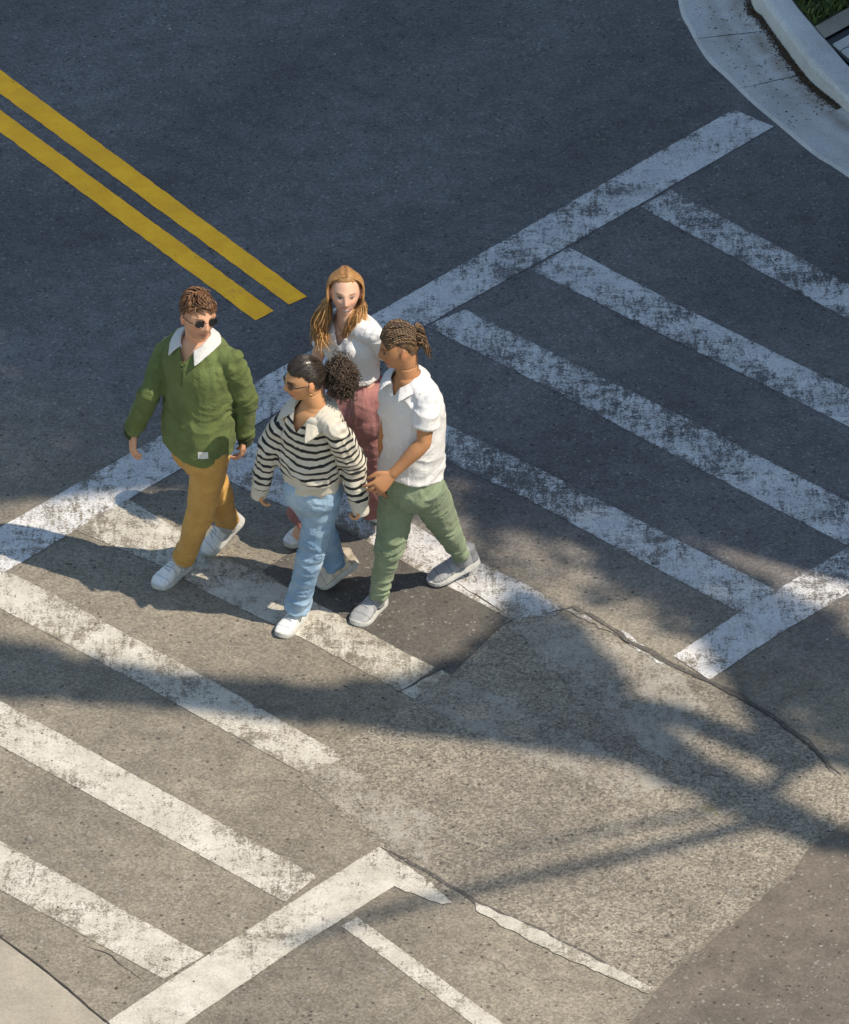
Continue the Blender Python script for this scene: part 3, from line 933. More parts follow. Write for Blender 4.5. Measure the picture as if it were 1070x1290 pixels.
# ------------------------------------------------------------------ shoe
def shoe(parent, heel, toe, ankle, L, mats, style='sneaker', label=None, w=0.052, lace_dark=False):
    """upper + sole (+ laces); heel and toe are the ends of the sole underside"""
    heel = Vector(heel); toe = Vector(toe); f = (toe - heel).normalized()
    heel = toe - f * L
    upv = Vector(ankle) - heel; upv = (upv - f * upv.dot(f)) + Vector((0, 0, 0.15)); u = (upv - f * upv.dot(f)).normalized()
    u = ((Vector((0, 0, 1)) - f * f.z).normalized() * 0.85 + u * 0.15).normalized()
    x = f.cross(u).normalized()
    def q(s, a, h): return heel + f * (s * L) + x * a + u * h
    # outline half widths along the length
    S = [0.0, 0.04, 0.12, 0.25, 0.42, 0.58, 0.72, 0.84, 0.93, 0.98, 1.0]
    Wd = [0.30, 0.58, 0.74, 0.76, 0.76, 0.90, 1.0, 0.95, 0.72, 0.44, 0.18]
    Hh = [0.070, 0.092, 0.100, 0.105, 0.097, 0.080, 0.062, 0.050, 0.040, 0.032, 0.026]
    mb = MB(); n = 20; vs = []; fs = []
    for i, s in enumerate(S):
        hw = Wd[i] * w; hh = Hh[i] * L / 0.28
        for k in range(n):
            a = 2 * math.pi * k / n
            ca, sa = math.cos(a), math.sin(a)
            xx = hw * 0.97 * math.copysign(abs(ca) ** 0.75, ca)
            zz = 0.018 + (hh - 0.018) * (0.5 + 0.5 * math.copysign(abs(sa) ** 0.8, sa))
            nar = 1 - 0.42 * max(0, (zz - 0.03) / 0.08) if s < 0.6 else 1 - 0.15 * max(0, zz - 0.03) / 0.05
            vs.append(q(s, xx * max(0.45, nar), zz))
        if i:
            for k in range(n): fs.append(((i - 1) * n + k, (i - 1) * n + (k + 1) % n, i * n + (k + 1) % n, i * n + k))
    fs.append(tuple(range(n))[::-1]); fs.append(tuple((len(S) - 1) * n + k for k in range(n)))
    mb.add(vs, fs)
    # ankle collar
    loft(mb, [(q(0.20, 0, 0.06), 0.036, 0.048, x), (q(0.19, 0, 0.10 * L / .28), 0.037, 0.050, x), (q(0.18, 0, 0.122 * L / .28), 0.038, 0.049, x)], n=16, sub=2)
    me = remesh(mb, 0.004, 2)
    c = co(me); nn = no(me); rel = c - np.array(heel)
    ss = rel @ np.array(f) / L; hz = rel @ np.array(u)
    if style == 'chunky':
        setco(me, c + nn * (0.003 * ridge(np.stack([ss * 9, hz * 30, 0 * ss + 2], 1)))[:, None])
    else:
        setco(me, c + nn * (0.0012 * ridge(np.stack([ss * 14, hz * 20, 0 * ss + 2], 1)))[:, None])
    attr(me, 'rnd', ss)
    sh = link('shoe', me, mats[0], parent)
    if label: sh['label'] = label
    # sole: outline slab, thicker at the heel
    mb = MB(); vs = []; fs = []; N = 32
    def hwf(s): return np.interp(s, S, Wd) * w * 1.07
    outl = []
    for k in range(N):
        a = 2 * math.pi * k / N
        s = 0.5 - 0.515 * math.cos(a); sgn = 1 if math.sin(a) >= 0 else -1
        outl.append((s, sgn * max(hwf(min(1, max(0, s))), 0.004) * (1 if 0.001 < abs(math.sin(a)) else 0)))
    for lvl, (h, sc) in enumerate(((0.0, 0.93), (0.006, 1.0), (0.016, 1.02), (1, 0.98))):
        for (s, a) in outl:
            hh = h if h < 1 else (0.034 - 0.010 * min(1, max(0, s)))
            rock = 0.010 * max(0, (s - 0.86) / 0.14) ** 2 + 0.004 * max(0, (0.1 - s) / 0.1)
            vs.append(q(0.5 + (s - 0.5) * (0.99 + 0.01 * sc), a * sc, hh + rock))
    for lvl in range(3):
        for k in range(N): fs.append((lvl * N + k, lvl * N + (k + 1) % N, (lvl + 1) * N + (k + 1) % N, (lvl + 1) * N + k))
    fs.append(tuple(range(N))[::-1]); fs.append(tuple(3 * N + k for k in range(N)))
    mb.add(vs, fs); me2 = mb.mesh('sole')
    import bmesh
    bm = bmesh.new(); bm.from_mesh(me2); bmesh.ops.recalc_face_normals(bm, faces=bm.faces); bm.to_mesh(me2); bm.free()
    link('sole', me2, mats[1], sh, smooth=False)
    # laces
    bvh = BVHTree.FromPolygons([tuple(v) for v in co(me)], [tuple(p.vertices) for p in me.polygons])
    lb = MB()
    for j in range(5):
        s = 0.40 + j * 0.062; hwl = 0.016 + 0.001 * j
        pts = []
        for k in range(7):
            a = -hwl + 2 * hwl * k / 6
            o = q(s + (0.012 if j % 2 else -0.012) * (k / 3 - 1), a, 0.2)
            hit = bvh.ray_cast(o, -u)
            if hit[0] is not None: pts.append(hit[0] + u * 0.002)
        if len(pts) > 3: tube(lb, pts, [0.0026] * len(pts), 6)
    if lb.v: link('laces', lb.mesh('laces'), mats[2], sh)
    return sh

def tube(mb, pts, radii, n=8, a=None):
    pts = [Vector(p) for p in pts]; N = len(pts)
    vs = []; fs = []; prev = None
    for i, p in enumerate(pts):
        d = (pts[min(i + 1, N - 1)] - pts[max(i - 1, 0)])
        d = d.normalized() if d.length > 1e-9 else Vector((0, 0, 1))
        if prev is None:
            s = d.cross(Vector((0, 0, 1)))
            if s.length < 0.1: s = d.cross(Vector((1, 0, 0)))
        else: s = prev - d * prev.dot(d)
        s = s.normalized(); prev = s; t = d.cross(s)
        for k in range(n):
            an = 2 * math.pi * k / n
            vs.append(p + (s * math.cos(an) + t * math.sin(an)) * radii[i])
        if i:
            for k in range(n): fs.append(((i - 1) * n + k, (i - 1) * n + (k + 1) % n, i * n + (k + 1) % n, i * n + k))
    fs.append(tuple(range(n))[::-1]); fs.append(tuple((N - 1) * n + k for k in range(n)))
    mb.add(vs, fs, a)

def lock(mb, pts, r0, a, taper=0.25, n=6, sub=4, start=0.7):
    q = cat([tuple(p) for p in pts], sub)
    N = len(q)
    rr = [r0 * (start + (1 - start) * min(1, i / (N * 0.25))) * (1 - (1 - taper) * max(0, (i / (N - 1) - 0.55) / 0.45) ** 1.5) for i in range(N)]
    tube(mb, q, rr, n, a)

def scalp(H, front, off=0.012, side=-0.03, rough=0.004, seed=0, n=64, m=40, backz=-0.085, fr=45, temple=0.35):
    """closed cap of hair over the skull; front: hairline height on the forehead (local z)"""
    mb = MB()
    vs = []; fs = []; keep = {}
    loc = []
    for i in range(m + 1):
        ph = math.pi * 0.80 * i / m
        for k in range(n):
            th = 2 * math.pi * k / n
            d = (math.sin(ph) * math.sin(th), math.sin(ph) * math.cos(th), math.cos(ph))
            x, y, z = H.surf(d); loc.append((x, y, z, d))
    A = np.array([l[:3] for l in loc])
    nz = fbm(A * fr + seed, 3)
    def inhair(x, y, z):
        # hairline: front height, dropping to the side burns and to the nape
        if y > 0.035: lim = front - temple * 0.0 + 0.3 * abs(x) * (-0.6)
        elif y > -0.015: t = (0.035 - y) / 0.05; lim = front * (1 - t) + side * t
        elif y > -0.05: t = (-0.015 - y) / 0.035; lim = side * (1 - t) + backz * t
        else: lim = backz
        return z - lim
    for (x, y, z, d), q in zip(loc, nz):
        e = inhair(x, y, z)
        o = off * min(1, max(0, (e + 0.004) / 0.02)) + (rough * q if e > 0 else 0)
        if e < 0: o = -0.012
        X, Y, Z = H.surf(d, o); vs.append(H.w(X, Y, Z))
    for i in range(m):
        for k in range(n): fs.append((i * n + k, (i + 1) * n + k, (i + 1) * n + (k + 1) % n, i * n + (k + 1) % n))
    mb.add(vs, fs, list(np.clip(0.4 + nz * 0.5, 0, 1)))
    return mb, inhair

# ------------------------------------------------------------------ collars
def collar(parent, name, nk, up, fwd, mat, r=0.064, stand=0.030, flap=0.045, tip=0.075, a0=0.35, vdrop=0.05, vout=0.045, n=48, lean=0.0, side_in=0.0):
    up = nrm(up); f = Vector(fwd); f = (f - up * f.dot(up)).normalized(); x = f.cross(up)
    vs = []; fs = []; rows = 6
    for i in range(n + 1):
        a = a0 + (2 * math.pi - 2 * a0) * i / n
        ca, sa = math.cos(a), math.sin(a)
        fr = max(0, ca) ** 2
        edge = math.exp(-min(a - a0, 2 * math.pi - a0 - a) / 0.35)
        rad = f * ca + x * sa
        br = r * (1 + 0.1 * abs(sa)) + vout * fr
        base = nk + rad * br - up * (vdrop * fr)
        st = stand * (1 - 0.45 * fr)
        top = base + up * st - rad * 0.004
        fl = flap + (tip - flap) * edge
        out = (rad * 0.85 + x * (0.25 * math.copysign(1, sa) * edge)).normalized()
        pts = [base, base.lerp(top, 0.6), top, top + out * 0.010 - up * 0.002,
               top + out * (0.014 + fl * 0.5) - up * (fl * 0.36), top + out * (0.014 + fl * 0.86) - up * (fl * 0.80)]
        vs += pts
        if i:
            for k in range(rows - 1): fs.append(((i - 1) * rows + k, (i - 1) * rows + k + 1, i * rows + k + 1, i * rows + k))
    me = bpy.data.meshes.new(name); me.from_pydata([tuple(v) for v in vs], [], fs)
    o = bpy.data.objects.new(name, me); COL.objects.link(o)
    md = o.modifiers.new('s', 'SOLIDIFY'); md.thickness = 0.004; md.offset = 1
    sb = o.modifiers.new('b', 'SUBSURF'); sb.levels = 1
    dg = bpy.context.evaluated_depsgraph_get(); dg.update()
    me2 = bpy.data.meshes.new_from_object(o.evaluated_get(dg)); bpy.data.objects.remove(o)
    c = co(me2); setco(me2, c + no(me2) * (0.0025 * fbm(c * 25, 2))[:, None])
    return link(name, me2, mat, parent)

def decal(parent, garment_me, name, pts, width, mat, out_dir, off=0.003, wdir=None):
    """narrow strip laid on the garment along world points"""
    bvh = BVHTree.FromPolygons([tuple(v) for v in co(garment_me)], [tuple(p.vertices) for p in garment_me.polygons])
    out = nrm(out_dir); dense = cat([tuple(p) for p in pts], 6) if len(pts) > 2 else [np.array(Vector(pts[0]).lerp(Vector(pts[1]), k / 10)) for k in range(11)]
    vs = []; fs = []; cols = 3
    for i, p in enumerate(dense):
        p = Vector(p); d = Vector(dense[min(i + 1, len(dense) - 1)]) - Vector(dense[max(i - 1, 0)])
        s = wdir if wdir is not None else d.cross(out).normalized()
        for k in range(cols):
            o = p + s * width * (k / (cols - 1) - 0.5) + out * 0.4
            hit = bvh.ray_cast(o, -out)
            q = hit[0] + out * off if hit[0] is not None else p
            vs.append(q)
        if i:
            for k in range(cols - 1): fs.append(((i - 1) * cols + k, (i - 1) * cols + k + 1, i * cols + k + 1, i * cols + k))
    me = bpy.data.meshes.new(name); me.from_pydata([tuple(v) for v in vs], [], fs)
    return link(name, me, mat, parent)
# ------------------------------------------------------------------ the four people
def person(base, label):
    o = empty('person', base); tag(o, label, 'person', 'people walking over the crossing'); return o

def spec(st): return [(P(x, y, h), hw, hd) for x, y, h, hw, hd in st]

def torso_loft(mb, st, lat0, lat1, grow=0.0, e=2.35):
    N = len(st); q = []
    for i, (c, hw, hd) in enumerate(st):
        t = i / (N - 1); xd = lat0.lerp(lat1, t)
        q.append((c, hw + grow, hd + grow, xd))
    loft(mb, q, sub=4, n=32, e=e, cap=0.15)

def chk(nm, J):
    out = []
    for a, b in (('shR', 'elR'), ('elR', 'wrR'), ('shL', 'elL'), ('elL', 'wrL'), ('hiR', 'knR'), ('knR', 'anR'), ('hiL', 'knL'), ('knL', 'anL'), ('shR', 'shL'), ('hiR', 'hiL')):
        out.append('%s-%s %.2f' % (a, b, (J[a] - J[b]).length))
    print(nm, ' '.join(out))

def build_body(root, J, H, st, lat0, lat1, hands, skin_fn, arm=(0.046, 0.040, 0.036, 0.026), leg=(0.078, 0.066, 0.050, 0.047, 0.034), neck=0.056, shr=0.05, vox=0.005):
    mb = MB()
    torso_loft(mb, st, lat0, lat1, grow=-0.014)
    up = (J['neck'] - J['pelvis']).normalized()
    loft(mb, [(J['neck'] - up * 0.05, neck * 1.25, neck * 1.1, lat1), (J['neck'], neck * 1.08, neck, lat1), (J['neck'].lerp(H.w(0, -0.022, -0.06), 0.55), neck * 0.95, neck * 0.98, lat1),
              (H.w(0, -0.020, -0.05), neck * 0.95, neck * 1.0, H.x), (H.w(0, -0.015, 0.0), neck * 0.8, neck * 0.8, H.x)], n=20, sub=4)
    H.mesh(mb)
    ellipsoid(mb, J['pelvis'], nrm(lat0), nrm(up.cross(lat0)), up, 0.115, 0.085, 0.10)
    for s in 'RL':
        sh, el, wr = J['sh' + s], J['el' + s], J['wr' + s]
        ellipsoid(mb, sh, lat1.normalized(), up, up.cross(lat1).normalized(), shr, shr, shr * 0.95)
        loft(mb, limb_st([sh, sh.lerp(el, .4), sh.lerp(el, .85), el, el.lerp(wr, .25), el.lerp(wr, .65), wr],
                         [arm[0], arm[0] * 1.02, arm[1] * 0.98, arm[1] * 0.95, arm[2] * 1.12, arm[2] * 0.85, arm[3]], lat1), n=16, sub=3)
        hi, kn, an = J['hi' + s], J['kn' + s], J['an' + s]
        loft(mb, limb_st([hi, hi.lerp(kn, .5), kn, kn.lerp(an, .3), kn.lerp(an, .75), an, an + (an - kn).normalized() * 0.03],
                         [leg[0], leg[1], leg[2], leg[3], leg[4], leg[4] * 0.95, leg[4]], lat0), n=16, sub=3)
        h = hands.get(s)
        if h: hand(mb, wr, **h)
    me = remesh(mb, vox, 1, 0.35)
    skin_fn(me)
    return link('body', me, M_skin, root)

def make_top(J, st, lat0, lat1, grow=0.0, e=2.4, shr=0.07, sl=None, to=1.0):
    """shirt or sweater body with its sleeves as one surface"""
    mb = MB(); torso_loft(mb, st, lat0, lat1, grow, e)
    up = (J['neck'] - J['pelvis']).normalized(); lx = lat1.normalized(); fy = up.cross(lx).normalized()
    for s in 'RL':
        sh, el, wr = J['sh' + s], J['el' + s], J['wr' + s]
        r0 = sl[0]
        ellipsoid(mb, sh, lx, fy, up, r0 * .90, r0 * .90, r0 * .88)
        nk = J['neck'] - up * 0.045
        loft(mb, [(nk, .050, .056, fy), (nk.lerp(sh - up * .004, .5), .048, .058, fy), (sh - up * .004, r0 * .88, r0 * .86, fy)], n=18, sub=3, cap=.3)
        if to < 1:
            e2 = sh.lerp(el, to); pts = [sh.lerp(e2, k / 4) for k in range(5)]
            loft(mb, limb_st(pts, [r0 + (sl[1] - r0) * k / 4 for k in range(5)], Vector((1, 0, 0))), n=22, sub=3, cap=0.08)
        else:
            loft(mb, limb_st([sh, sh.lerp(el, .35), sh.lerp(el, .75), el, el.lerp(wr, .3), el.lerp(wr, .7), wr], [sl[0] * .9] + sl[1:], Vector((1, 0, 0))), n=22, sub=4, cap=0.12)
    return mb, up
def top_chains(J): return [[J['pelvis'], J['neck']], [J['shR'], J['elR'], J['wrR']], [J['shL'], J['elL'], J['wrL']]], [.135, .055, .055]
def cuff(J, s, parent, rad, mat, a=-.012, b=.045, seed=3):
    wr, el = J['wr' + s], J['el' + s]; d = (wr - el).normalized(); m3 = MB(); n = len(rad)
    loft(m3, limb_st([wr + d * (a + (b - a) * k / (n - 1)) for k in range(n)], rad, Vector((1, 0, 0))), n=24, sub=3, cap=0.1)
    m3 = remesh(m3, .005, 2); folds(m3, [[el, wr]], [], amp=.003, drape=.004, seed=seed); link('cuff', m3, mat, parent)
def drop(J, d=0.03, inw=0.01):
    up = (J['neck'] - J['pelvis']).normalized(); lat = (J['shL'] - J['shR']).normalized()
    J['shR'] = J['shR'] - up * d + lat * inw; J['shL'] = J['shL'] - up * d - lat * inw
def make_trousers(J, waist, lat0, legs, vox=0.006):
    """waist: stations (c, hw, hd) from waist down to the crotch; legs: per side radii list over hip..hem and the hem fraction of the shank"""
    mb = MB()
    loft(mb, [(c, hw, hd, lat0) for c, hw, hd in waist], sub=4, n=28, e=2.3, cap=0.1)
    for s in 'RL':
        hi, kn, an = J['hi' + s], J['kn' + s], J['an' + s]; rad, endf = legs[s]
        pts = [hi, hi.lerp(kn, .35), hi.lerp(kn, .72), kn, kn.lerp(an, .3), kn.lerp(an, .65), kn.lerp(an, endf)]
        loft(mb, limb_st(pts, rad, lat0), n=22, sub=4, cap=0.1)
    return mb

def loc_torso(J, lat1, c):
    """torso-local coordinates of points: lateral, forward, height over the neck base"""
    up = np.array((J['neck'] - J['pelvis']).normalized()); x = np.array(lat1.normalized()); x = x - up * (x @ up); x /= np.linalg.norm(x)
    f = np.cross(x, up)       # towards the front when x points to the image right
    r = c - np.array(J['neck'])
    return r @ x, r @ f, r @ up

# =================================================================== man in the green sweater
J = dict(pelvis=P(252, 556, .88), neck=P(249, 424, 1.475), shR=P(212, 432, 1.365), shL=P(294, 449, 1.43), elR=P(189, 494, 1.15), wrR=P(168, 540, .91),
         elL=P(309, 502, 1.14), wrL=P(309, 549, .90), hiR=P(237, 554, .85), hiL=P(267, 565, .895), knL=P(254, 642, .48), anL=P(232, 703, .10),
         knR=P(276, 622, .49), anR=P(287, 660, .19))
drop(J, .022, .012); chk('green', J)
root = person(P(245, 735), 'man in a green sweater, mustard trousers and dark sunglasses striding in front')
lat0 = (J['hiL'] - J['hiR']); lat1 = (J['shL'] - J['shR'])
H = Head(P(250, 397, 1.63), (0.44, -0.89, 0.04), (0.10, 0.0, 1.0), 0.95)
st = spec([(250, 556, .875, .170, .146), (250, 545, .93, .171, .142), (250, 505, 1.11, .168, .130), (251, 468, 1.28, .178, .130), (251, 446, 1.375, .176, .118), (250, 432, 1.44, .135, .095), (249, 424, 1.475, .075, .072)])
SK = (0.66, 0.37, 0.24)
def sf(me):
    def ex(c, x, y, z, hd, blend):
        st_ = hd & (z < -0.035) & (y > -0.01) & (z > -0.13)
        blend(st_ * np.clip((-z - 0.035) / 0.03, 0, 1), (0.36, 0.19, 0.12), 0.35)
    paint_skin(me, H, SK, (0.50, 0.20, 0.16), (0.10, 0.05, 0.03), (0.08, 0.05, 0.04), ex)
build_body(root, J, H, st, lat0, lat1, dict(R=dict(d=(-0.05, -0.25, -1), pn_=(1, 0.35, 0), thumb_side=-1, curl=(.18, .28, .38, .5), thumb=.4),
           L=dict(d=(-0.15, -0.15, -1), pn_=(-1, 0.2, 0), thumb_side=1, curl=(.55, .65, .75, .8), thumb=.8)), sf, arm=(.036, .034, .032, .024), shr=.034, leg=(.050, .056, .046, .042, .033))
M_green = cloth('green_knit', (0.170, 0.218, 0.076), (0.118, 0.156, 0.052), bump=0.4, weave=300, sheen=0.05)
M_greend = cloth('green_rib', (0.045, 0.062, 0.022), bump=0.4)
M_whitec = cloth('white_cotton', (0.72, 0.72, 0.72), var=0.06)
mb, up = make_top(J, st, lat0, lat1, 0.004, sl=[.064, .061, .056, .054, .050, .045, .041])
me = remesh(mb, 0.006, 7)
x, y, z = loc_torso(J, lat1, co(me)); cut(me, ((z > -0.020) & (np.abs(x) < 0.080)) | ((y > 0) & (np.abs(x) < (z + 0.085) * 0.55)))
ch, rd = top_chains(J)
folds(me, ch, [(J['shR'], .10, 1), (J['shL'], .10, 1), (J['pelvis'] + up * .12, .16, 1.0), (P(285, 505, 1.12), .12, 1.3)] + [(J[k], .09, 1.2) for k in ('elR', 'elL', 'wrR', 'wrL')],
      amp=.0035, drape=.008, joint_amp=.010, freq=11, seed=2, radii=rd)
sw = link('sweater', me, M_green.m, root)
for s in 'RL': cuff(J, s, sw, [.041, .037, .034], M_greend.m)
q0 = st[0][0]
fw = Vector(np.cross(np.array(lat1.normalized()), np.array(up)))
M_dark = plain('dark_thread', (0.02, 0.022, 0.018), .8)
M_label = plain('white_label', (0.75, 0.75, 0.72), .7)
decal(sw, sw.data, 'placket', [J['neck'] - up * .075 + fw * .1, J['neck'] - up * .20 + fw * .12], .012, M_green.m, fw, off=.003)
lx = lat1.normalized()
p0 = q0 + up * 0.022 + lx * 0.115
decal(sw, sw.data, 'care_label', [p0 + fw * .1 + up * .022, p0 + fw * .1 - up * .016], .046, M_label, (fw + lx * 0.35), off=.004)
collar(sw, 'collar', J['neck'] - up * 0.01 + fw * .006, up, fw, M_whitec.m, r=.061, stand=.036, flap=.046, tip=.066, a0=0.42, vdrop=.035, vout=.022)
# buttons + short shirt placket
mbb = MB(); ellipsoid(mbb, J['neck'] - up * 0.10 + fw * 0.125, lx, up, fw, .006, .006, .003); link('button', mbb.mesh(), M_dark, sw)
M_must = cloth('mustard_twill', (0.68, 0.40, 0.12), (0.57, 0.32, 0.085), weave=400, bump=.2)
mb = make_trousers(J, [(P(251, 545, .93), .140, .105), (P(252, 560, .87), .155, .118), (P(252, 575, .80), .145, .11), (P(252, 585, .755), .10, .085)], lat0,
                   {'L': ([.076, .084, .077, .066, .060, .053, .051], 1.0), 'R': ([.076, .083, .076, .065, .058, .053, .050], .92)})
me = remesh(mb, .006, 4)
folds(me, [[J['hiL'], J['knL'], J['anL']], [J['hiR'], J['knR'], J['anR']]], [(J['knL'], .10, 1), (J['knR'], .10, 1), (J['anL'], .14, 1.3), (J['anR'], .12, 1.3), (J['pelvis'], .14, .8)], amp=.004, drape=.005, joint_amp=.010, freq=18, seed=9)
tr_ = link('trousers', me, M_must.m, root)
def shoe_mat(name, base, panel):
    M = NT(name); at = M.n('ShaderNodeAttribute', attribute_name='rnd'); v = M.n('ShaderNodeTexCoord').outputs['Object']
    n = M.noise(v, 45, 4, .6)
    ss = M.math('ADD', at.outputs['Fac'], M.math('MULTIPLY', M.math('SUBTRACT', n, .5), .05))
    c = M.ramp(ss, [(0, panel), (.13, panel), (.15, base), (.36, base), (.38, panel), (.41, base), (.55, base), (.575, panel), (.60, base), (.78, base), (.80, panel), (.82, base)])
    M.col(M.mix(M.math('MULTIPLY', M.smooth(n, .35, .7), .18), c, (0.2, .19, .17))); M.b.inputs['Roughness'].default_value = .55
    M.bump(n, .3, .003); return M.m
M_wup = shoe_mat('white_leather', (0.82, 0.82, 0.82), (0.52, 0.53, 0.56))
M_wsole = plain('white_rubber', (0.62, 0.62, 0.60), .6)
M_wl = plain('white_lace', (0.5, 0.5, 0.52), .8)
g0 = P(237, 738, 0); 
shoe(root, P(232, 717, 0.0), P(195, 744, 0.0), J['anL'], .265, (M_wup, M_wsole, M_wl), 'chunky', w=.050)
shoe(root, P(296, 664, 0.12), P(259, 700, 0.005), J['anR'], .255, (M_wup, M_wsole, M_wl), 'chunky', w=.050)
# socks
for s in ('L', 'R'):
    m3 = MB(); d = (J['an' + s] - J['kn' + s]).normalized(); loft(m3, limb_st([J['an' + s] - d * .08, J['an' + s] - d * .02, J['an' + s] + d * .03], [.043, .042, .043], Vector((1, 0, 0))), n=16)
    link('sock', m3.mesh(), M_wl, root)
# hair: short swept textured crop
M_hbrown = hair_mat('brown_hair', (0.035, 0.015, 0.008), (0.26, 0.13, 0.06))
mb, inh = scalp(H, 0.062, off=.008, side=-.012, rough=.004, seed=3)
for i in range(1300):
    th = rng.uniform(0, 2 * math.pi); ph = math.acos(rng.uniform(-0.1, 1))
    d = (math.sin(ph) * math.sin(th), math.sin(ph) * math.cos(th), math.cos(ph))
    x_, y_, z_ = H.surf(d)
    if inh(x_, y_, z_) < 0.004: continue
    topf = max(0, d[2])
    ln = 0.014 + 0.032 * topf; nq = [float(pn(np.array([[x_ * 14 + 7, y_ * 14 + z_ * 5, kk * 5.5]]))[0]) for kk in (1, 2)]
    sweep = Vector((d[0] * 0.5 + 0.35 * topf + nq[0] * .9 + rng.normal(0, .12), -0.5 + 0.9 * topf * (1 if d[1] > 0 else 0.2) + nq[1] * .7 + rng.normal(0, .1), -0.75 * (1 - topf) + 0.1 * topf))
    sweep = sweep - Vector(d) * sweep.dot(Vector(d))
    if sweep.length < 1e-3: continue
    sweep.normalize()
    pts = []
    for k in range(4):
        t = k / 3; X, Y, Z = H.surf(d, .007 + .012 * topf * math.sin(t * 2.4))
        pts.append(H.w(X, Y, Z) + (H.x * sweep.x + H.f * sweep.y + H.u * sweep.z) * ln * t)
    lock(mb, pts, rng.uniform(.0018, .0034), rng.uniform(0, 1), .2, n=5, sub=2)
link('hair', mb.mesh(), M_hbrown, root)
M_black = plain('black_gloss', (0.012, 0.012, 0.014), .12, .6)
def glasses(root, H, name, mat_frame, mat_lens, rx=.025, rz=.0175, fr=.0022):
    mb = MB(); g = None
    for sg in (-1, 1):
        c = H.w(sg * .032, .094, .003); pts = []
        for k in range(21):
            a = 2 * math.pi * k / 20
            pts.append(c + H.x * rx * math.cos(a) + H.u * rz * math.sin(a) - H.f * (0.006 * abs(math.cos(a)) if sg * math.cos(a) > 0 else 0))
        tube(mb, pts, [fr] * 21, 6)
        tube(mb, [H.w(sg * .056, .088, .006), H.w(sg * .078, .07, .008), H.w(sg * .082, .0, .004), H.w(sg * .080, -.02, -.012)], [fr] * 4, 6)
    tube(mb, [H.w(-.009, .097, .004), H.w(0, .100, .007), H.w(.009, .097, .004)], [fr] * 3, 6)
    g = link(name, mb.mesh(), mat_frame, root)
    for sg in (-1, 1):
        mb = MB(); c = H.w(sg * .032, .094, .003)
        ellipsoid(mb, c, H.x, H.u, H.f, rx, rz, .0018); link('lens', mb.mesh(), mat_lens, g)
glasses(root, H, 'sunglasses', M_black, M_black)

# =================================================================== woman in the striped sweater
J = dict(pelvis=P(396, 606, .85), neck=P(397, 507, 1.335), shR=P(360, 517, 1.255), shL=P(427, 532, 1.325), elR=P(341, 563, 1.03), wrR=P(329, 610, .80),
         elL=P(443, 582, 1.02), wrL=P(452, 630, .80), hiR=P(380, 614, .81), hiL=P(410, 617, .81), knL=P(392, 697, .44), anL=P(374, 766, .09),
         knR=P(408, 674, .44), anR=P(421, 711, .16))
drop(J, .050, .012); chk('striped', J)
root = person(P(393, 770), 'woman in a cream sweater with dark stripes and light jeans, curly hair tied back')
lat0 = (J['hiL'] - J['hiR']); lat1 = (J['shL'] - J['shR'])
H = Head(P(384, 477, 1.475), (-0.93, -0.34, -0.10), (-0.08, 0.0, 1.0), 0.92, wide=.98)
st = spec([(394, 612, .825, .122, .106), (394, 606, .85, .131, .114), (394, 595, .90, .138, .122), (394, 578, .98, .156, .143), (395, 555, 1.085, .152, .132), (396, 535, 1.19, .142, .118), (397, 522, 1.265, .120, .098), (397, 512, 1.31, .088, .076), (397, 507, 1.335, .07, .066)])
SK = (0.56, 0.30, 0.15)
def sf(me): paint_skin(me, H, SK, (0.45, 0.16, 0.12), (0.03, 0.02, 0.015), (0.04, 0.025, 0.02))
build_body(root, J, H, st, lat0, lat1, dict(R=dict(d=(-.05, -.15, -1), pn_=(1, .2, 0), thumb_side=-1, curl=(.5, .6, .7, .8), size=.86),
           L=dict(d=(.05, -.1, -1), pn_=(-1, .2, 0), thumb_side=1, curl=(.9, 1, 1.1, 1.1), size=.86)), sf, arm=(.033, .030, .028, .021), leg=(.068, .052, .042, .038, .028), neck=.049, shr=.038)
M = NT('striped_knit')
aS = M.n('ShaderNodeAttribute', attribute_name='stripe'); aP = M.n('ShaderNodeAttribute', attribute_name='plain')
v = M.n('ShaderNodeTexCoord').outputs['Object']; f = M.noise(v, 300, 2, .6); nn_ = M.noise(v, 12, 3, .6)
sv = M.math('ADD', aS.outputs['Fac'], M.math('MULTIPLY', M.math('SUBTRACT', nn_, .5), .010))
fr = M.math('FRACT', M.math('DIVIDE', sv, 0.0415))
dk = M.math('MULTIPLY', M.smooth(M.math('ABSOLUTE', M.math('SUBTRACT', fr, .5)), .215, .165), M.smooth(aP.outputs['Fac'], .55, .45))
cream = M.mix(M.smooth(nn_, .3, .7), (0.66, 0.60, 0.50), (0.74, 0.70, 0.61))
q = M.mix(dk, cream, (0.022, 0.024, 0.026)); q = M.mix(M.math('MULTIPLY', M.smooth(f, .3, .7), .15), q, (0, 0, 0))
M.col(q); M.bump(f, .4, .003); M.b.inputs['Sheen Weight'].default_value = .1; M_strip = M.m
M_cream = cloth('cream_rib', (0.70, 0.65, 0.55), var=.08, bump=.4)
mb, up = make_top(J, st, lat0, lat1, 0.004, sl=[.049, .056, .057, .056, .055, .051, .042])
me = remesh(mb, 0.0055, 7)
fw = Vector(np.cross(np.array(lat1.normalized()), np.array(up)))
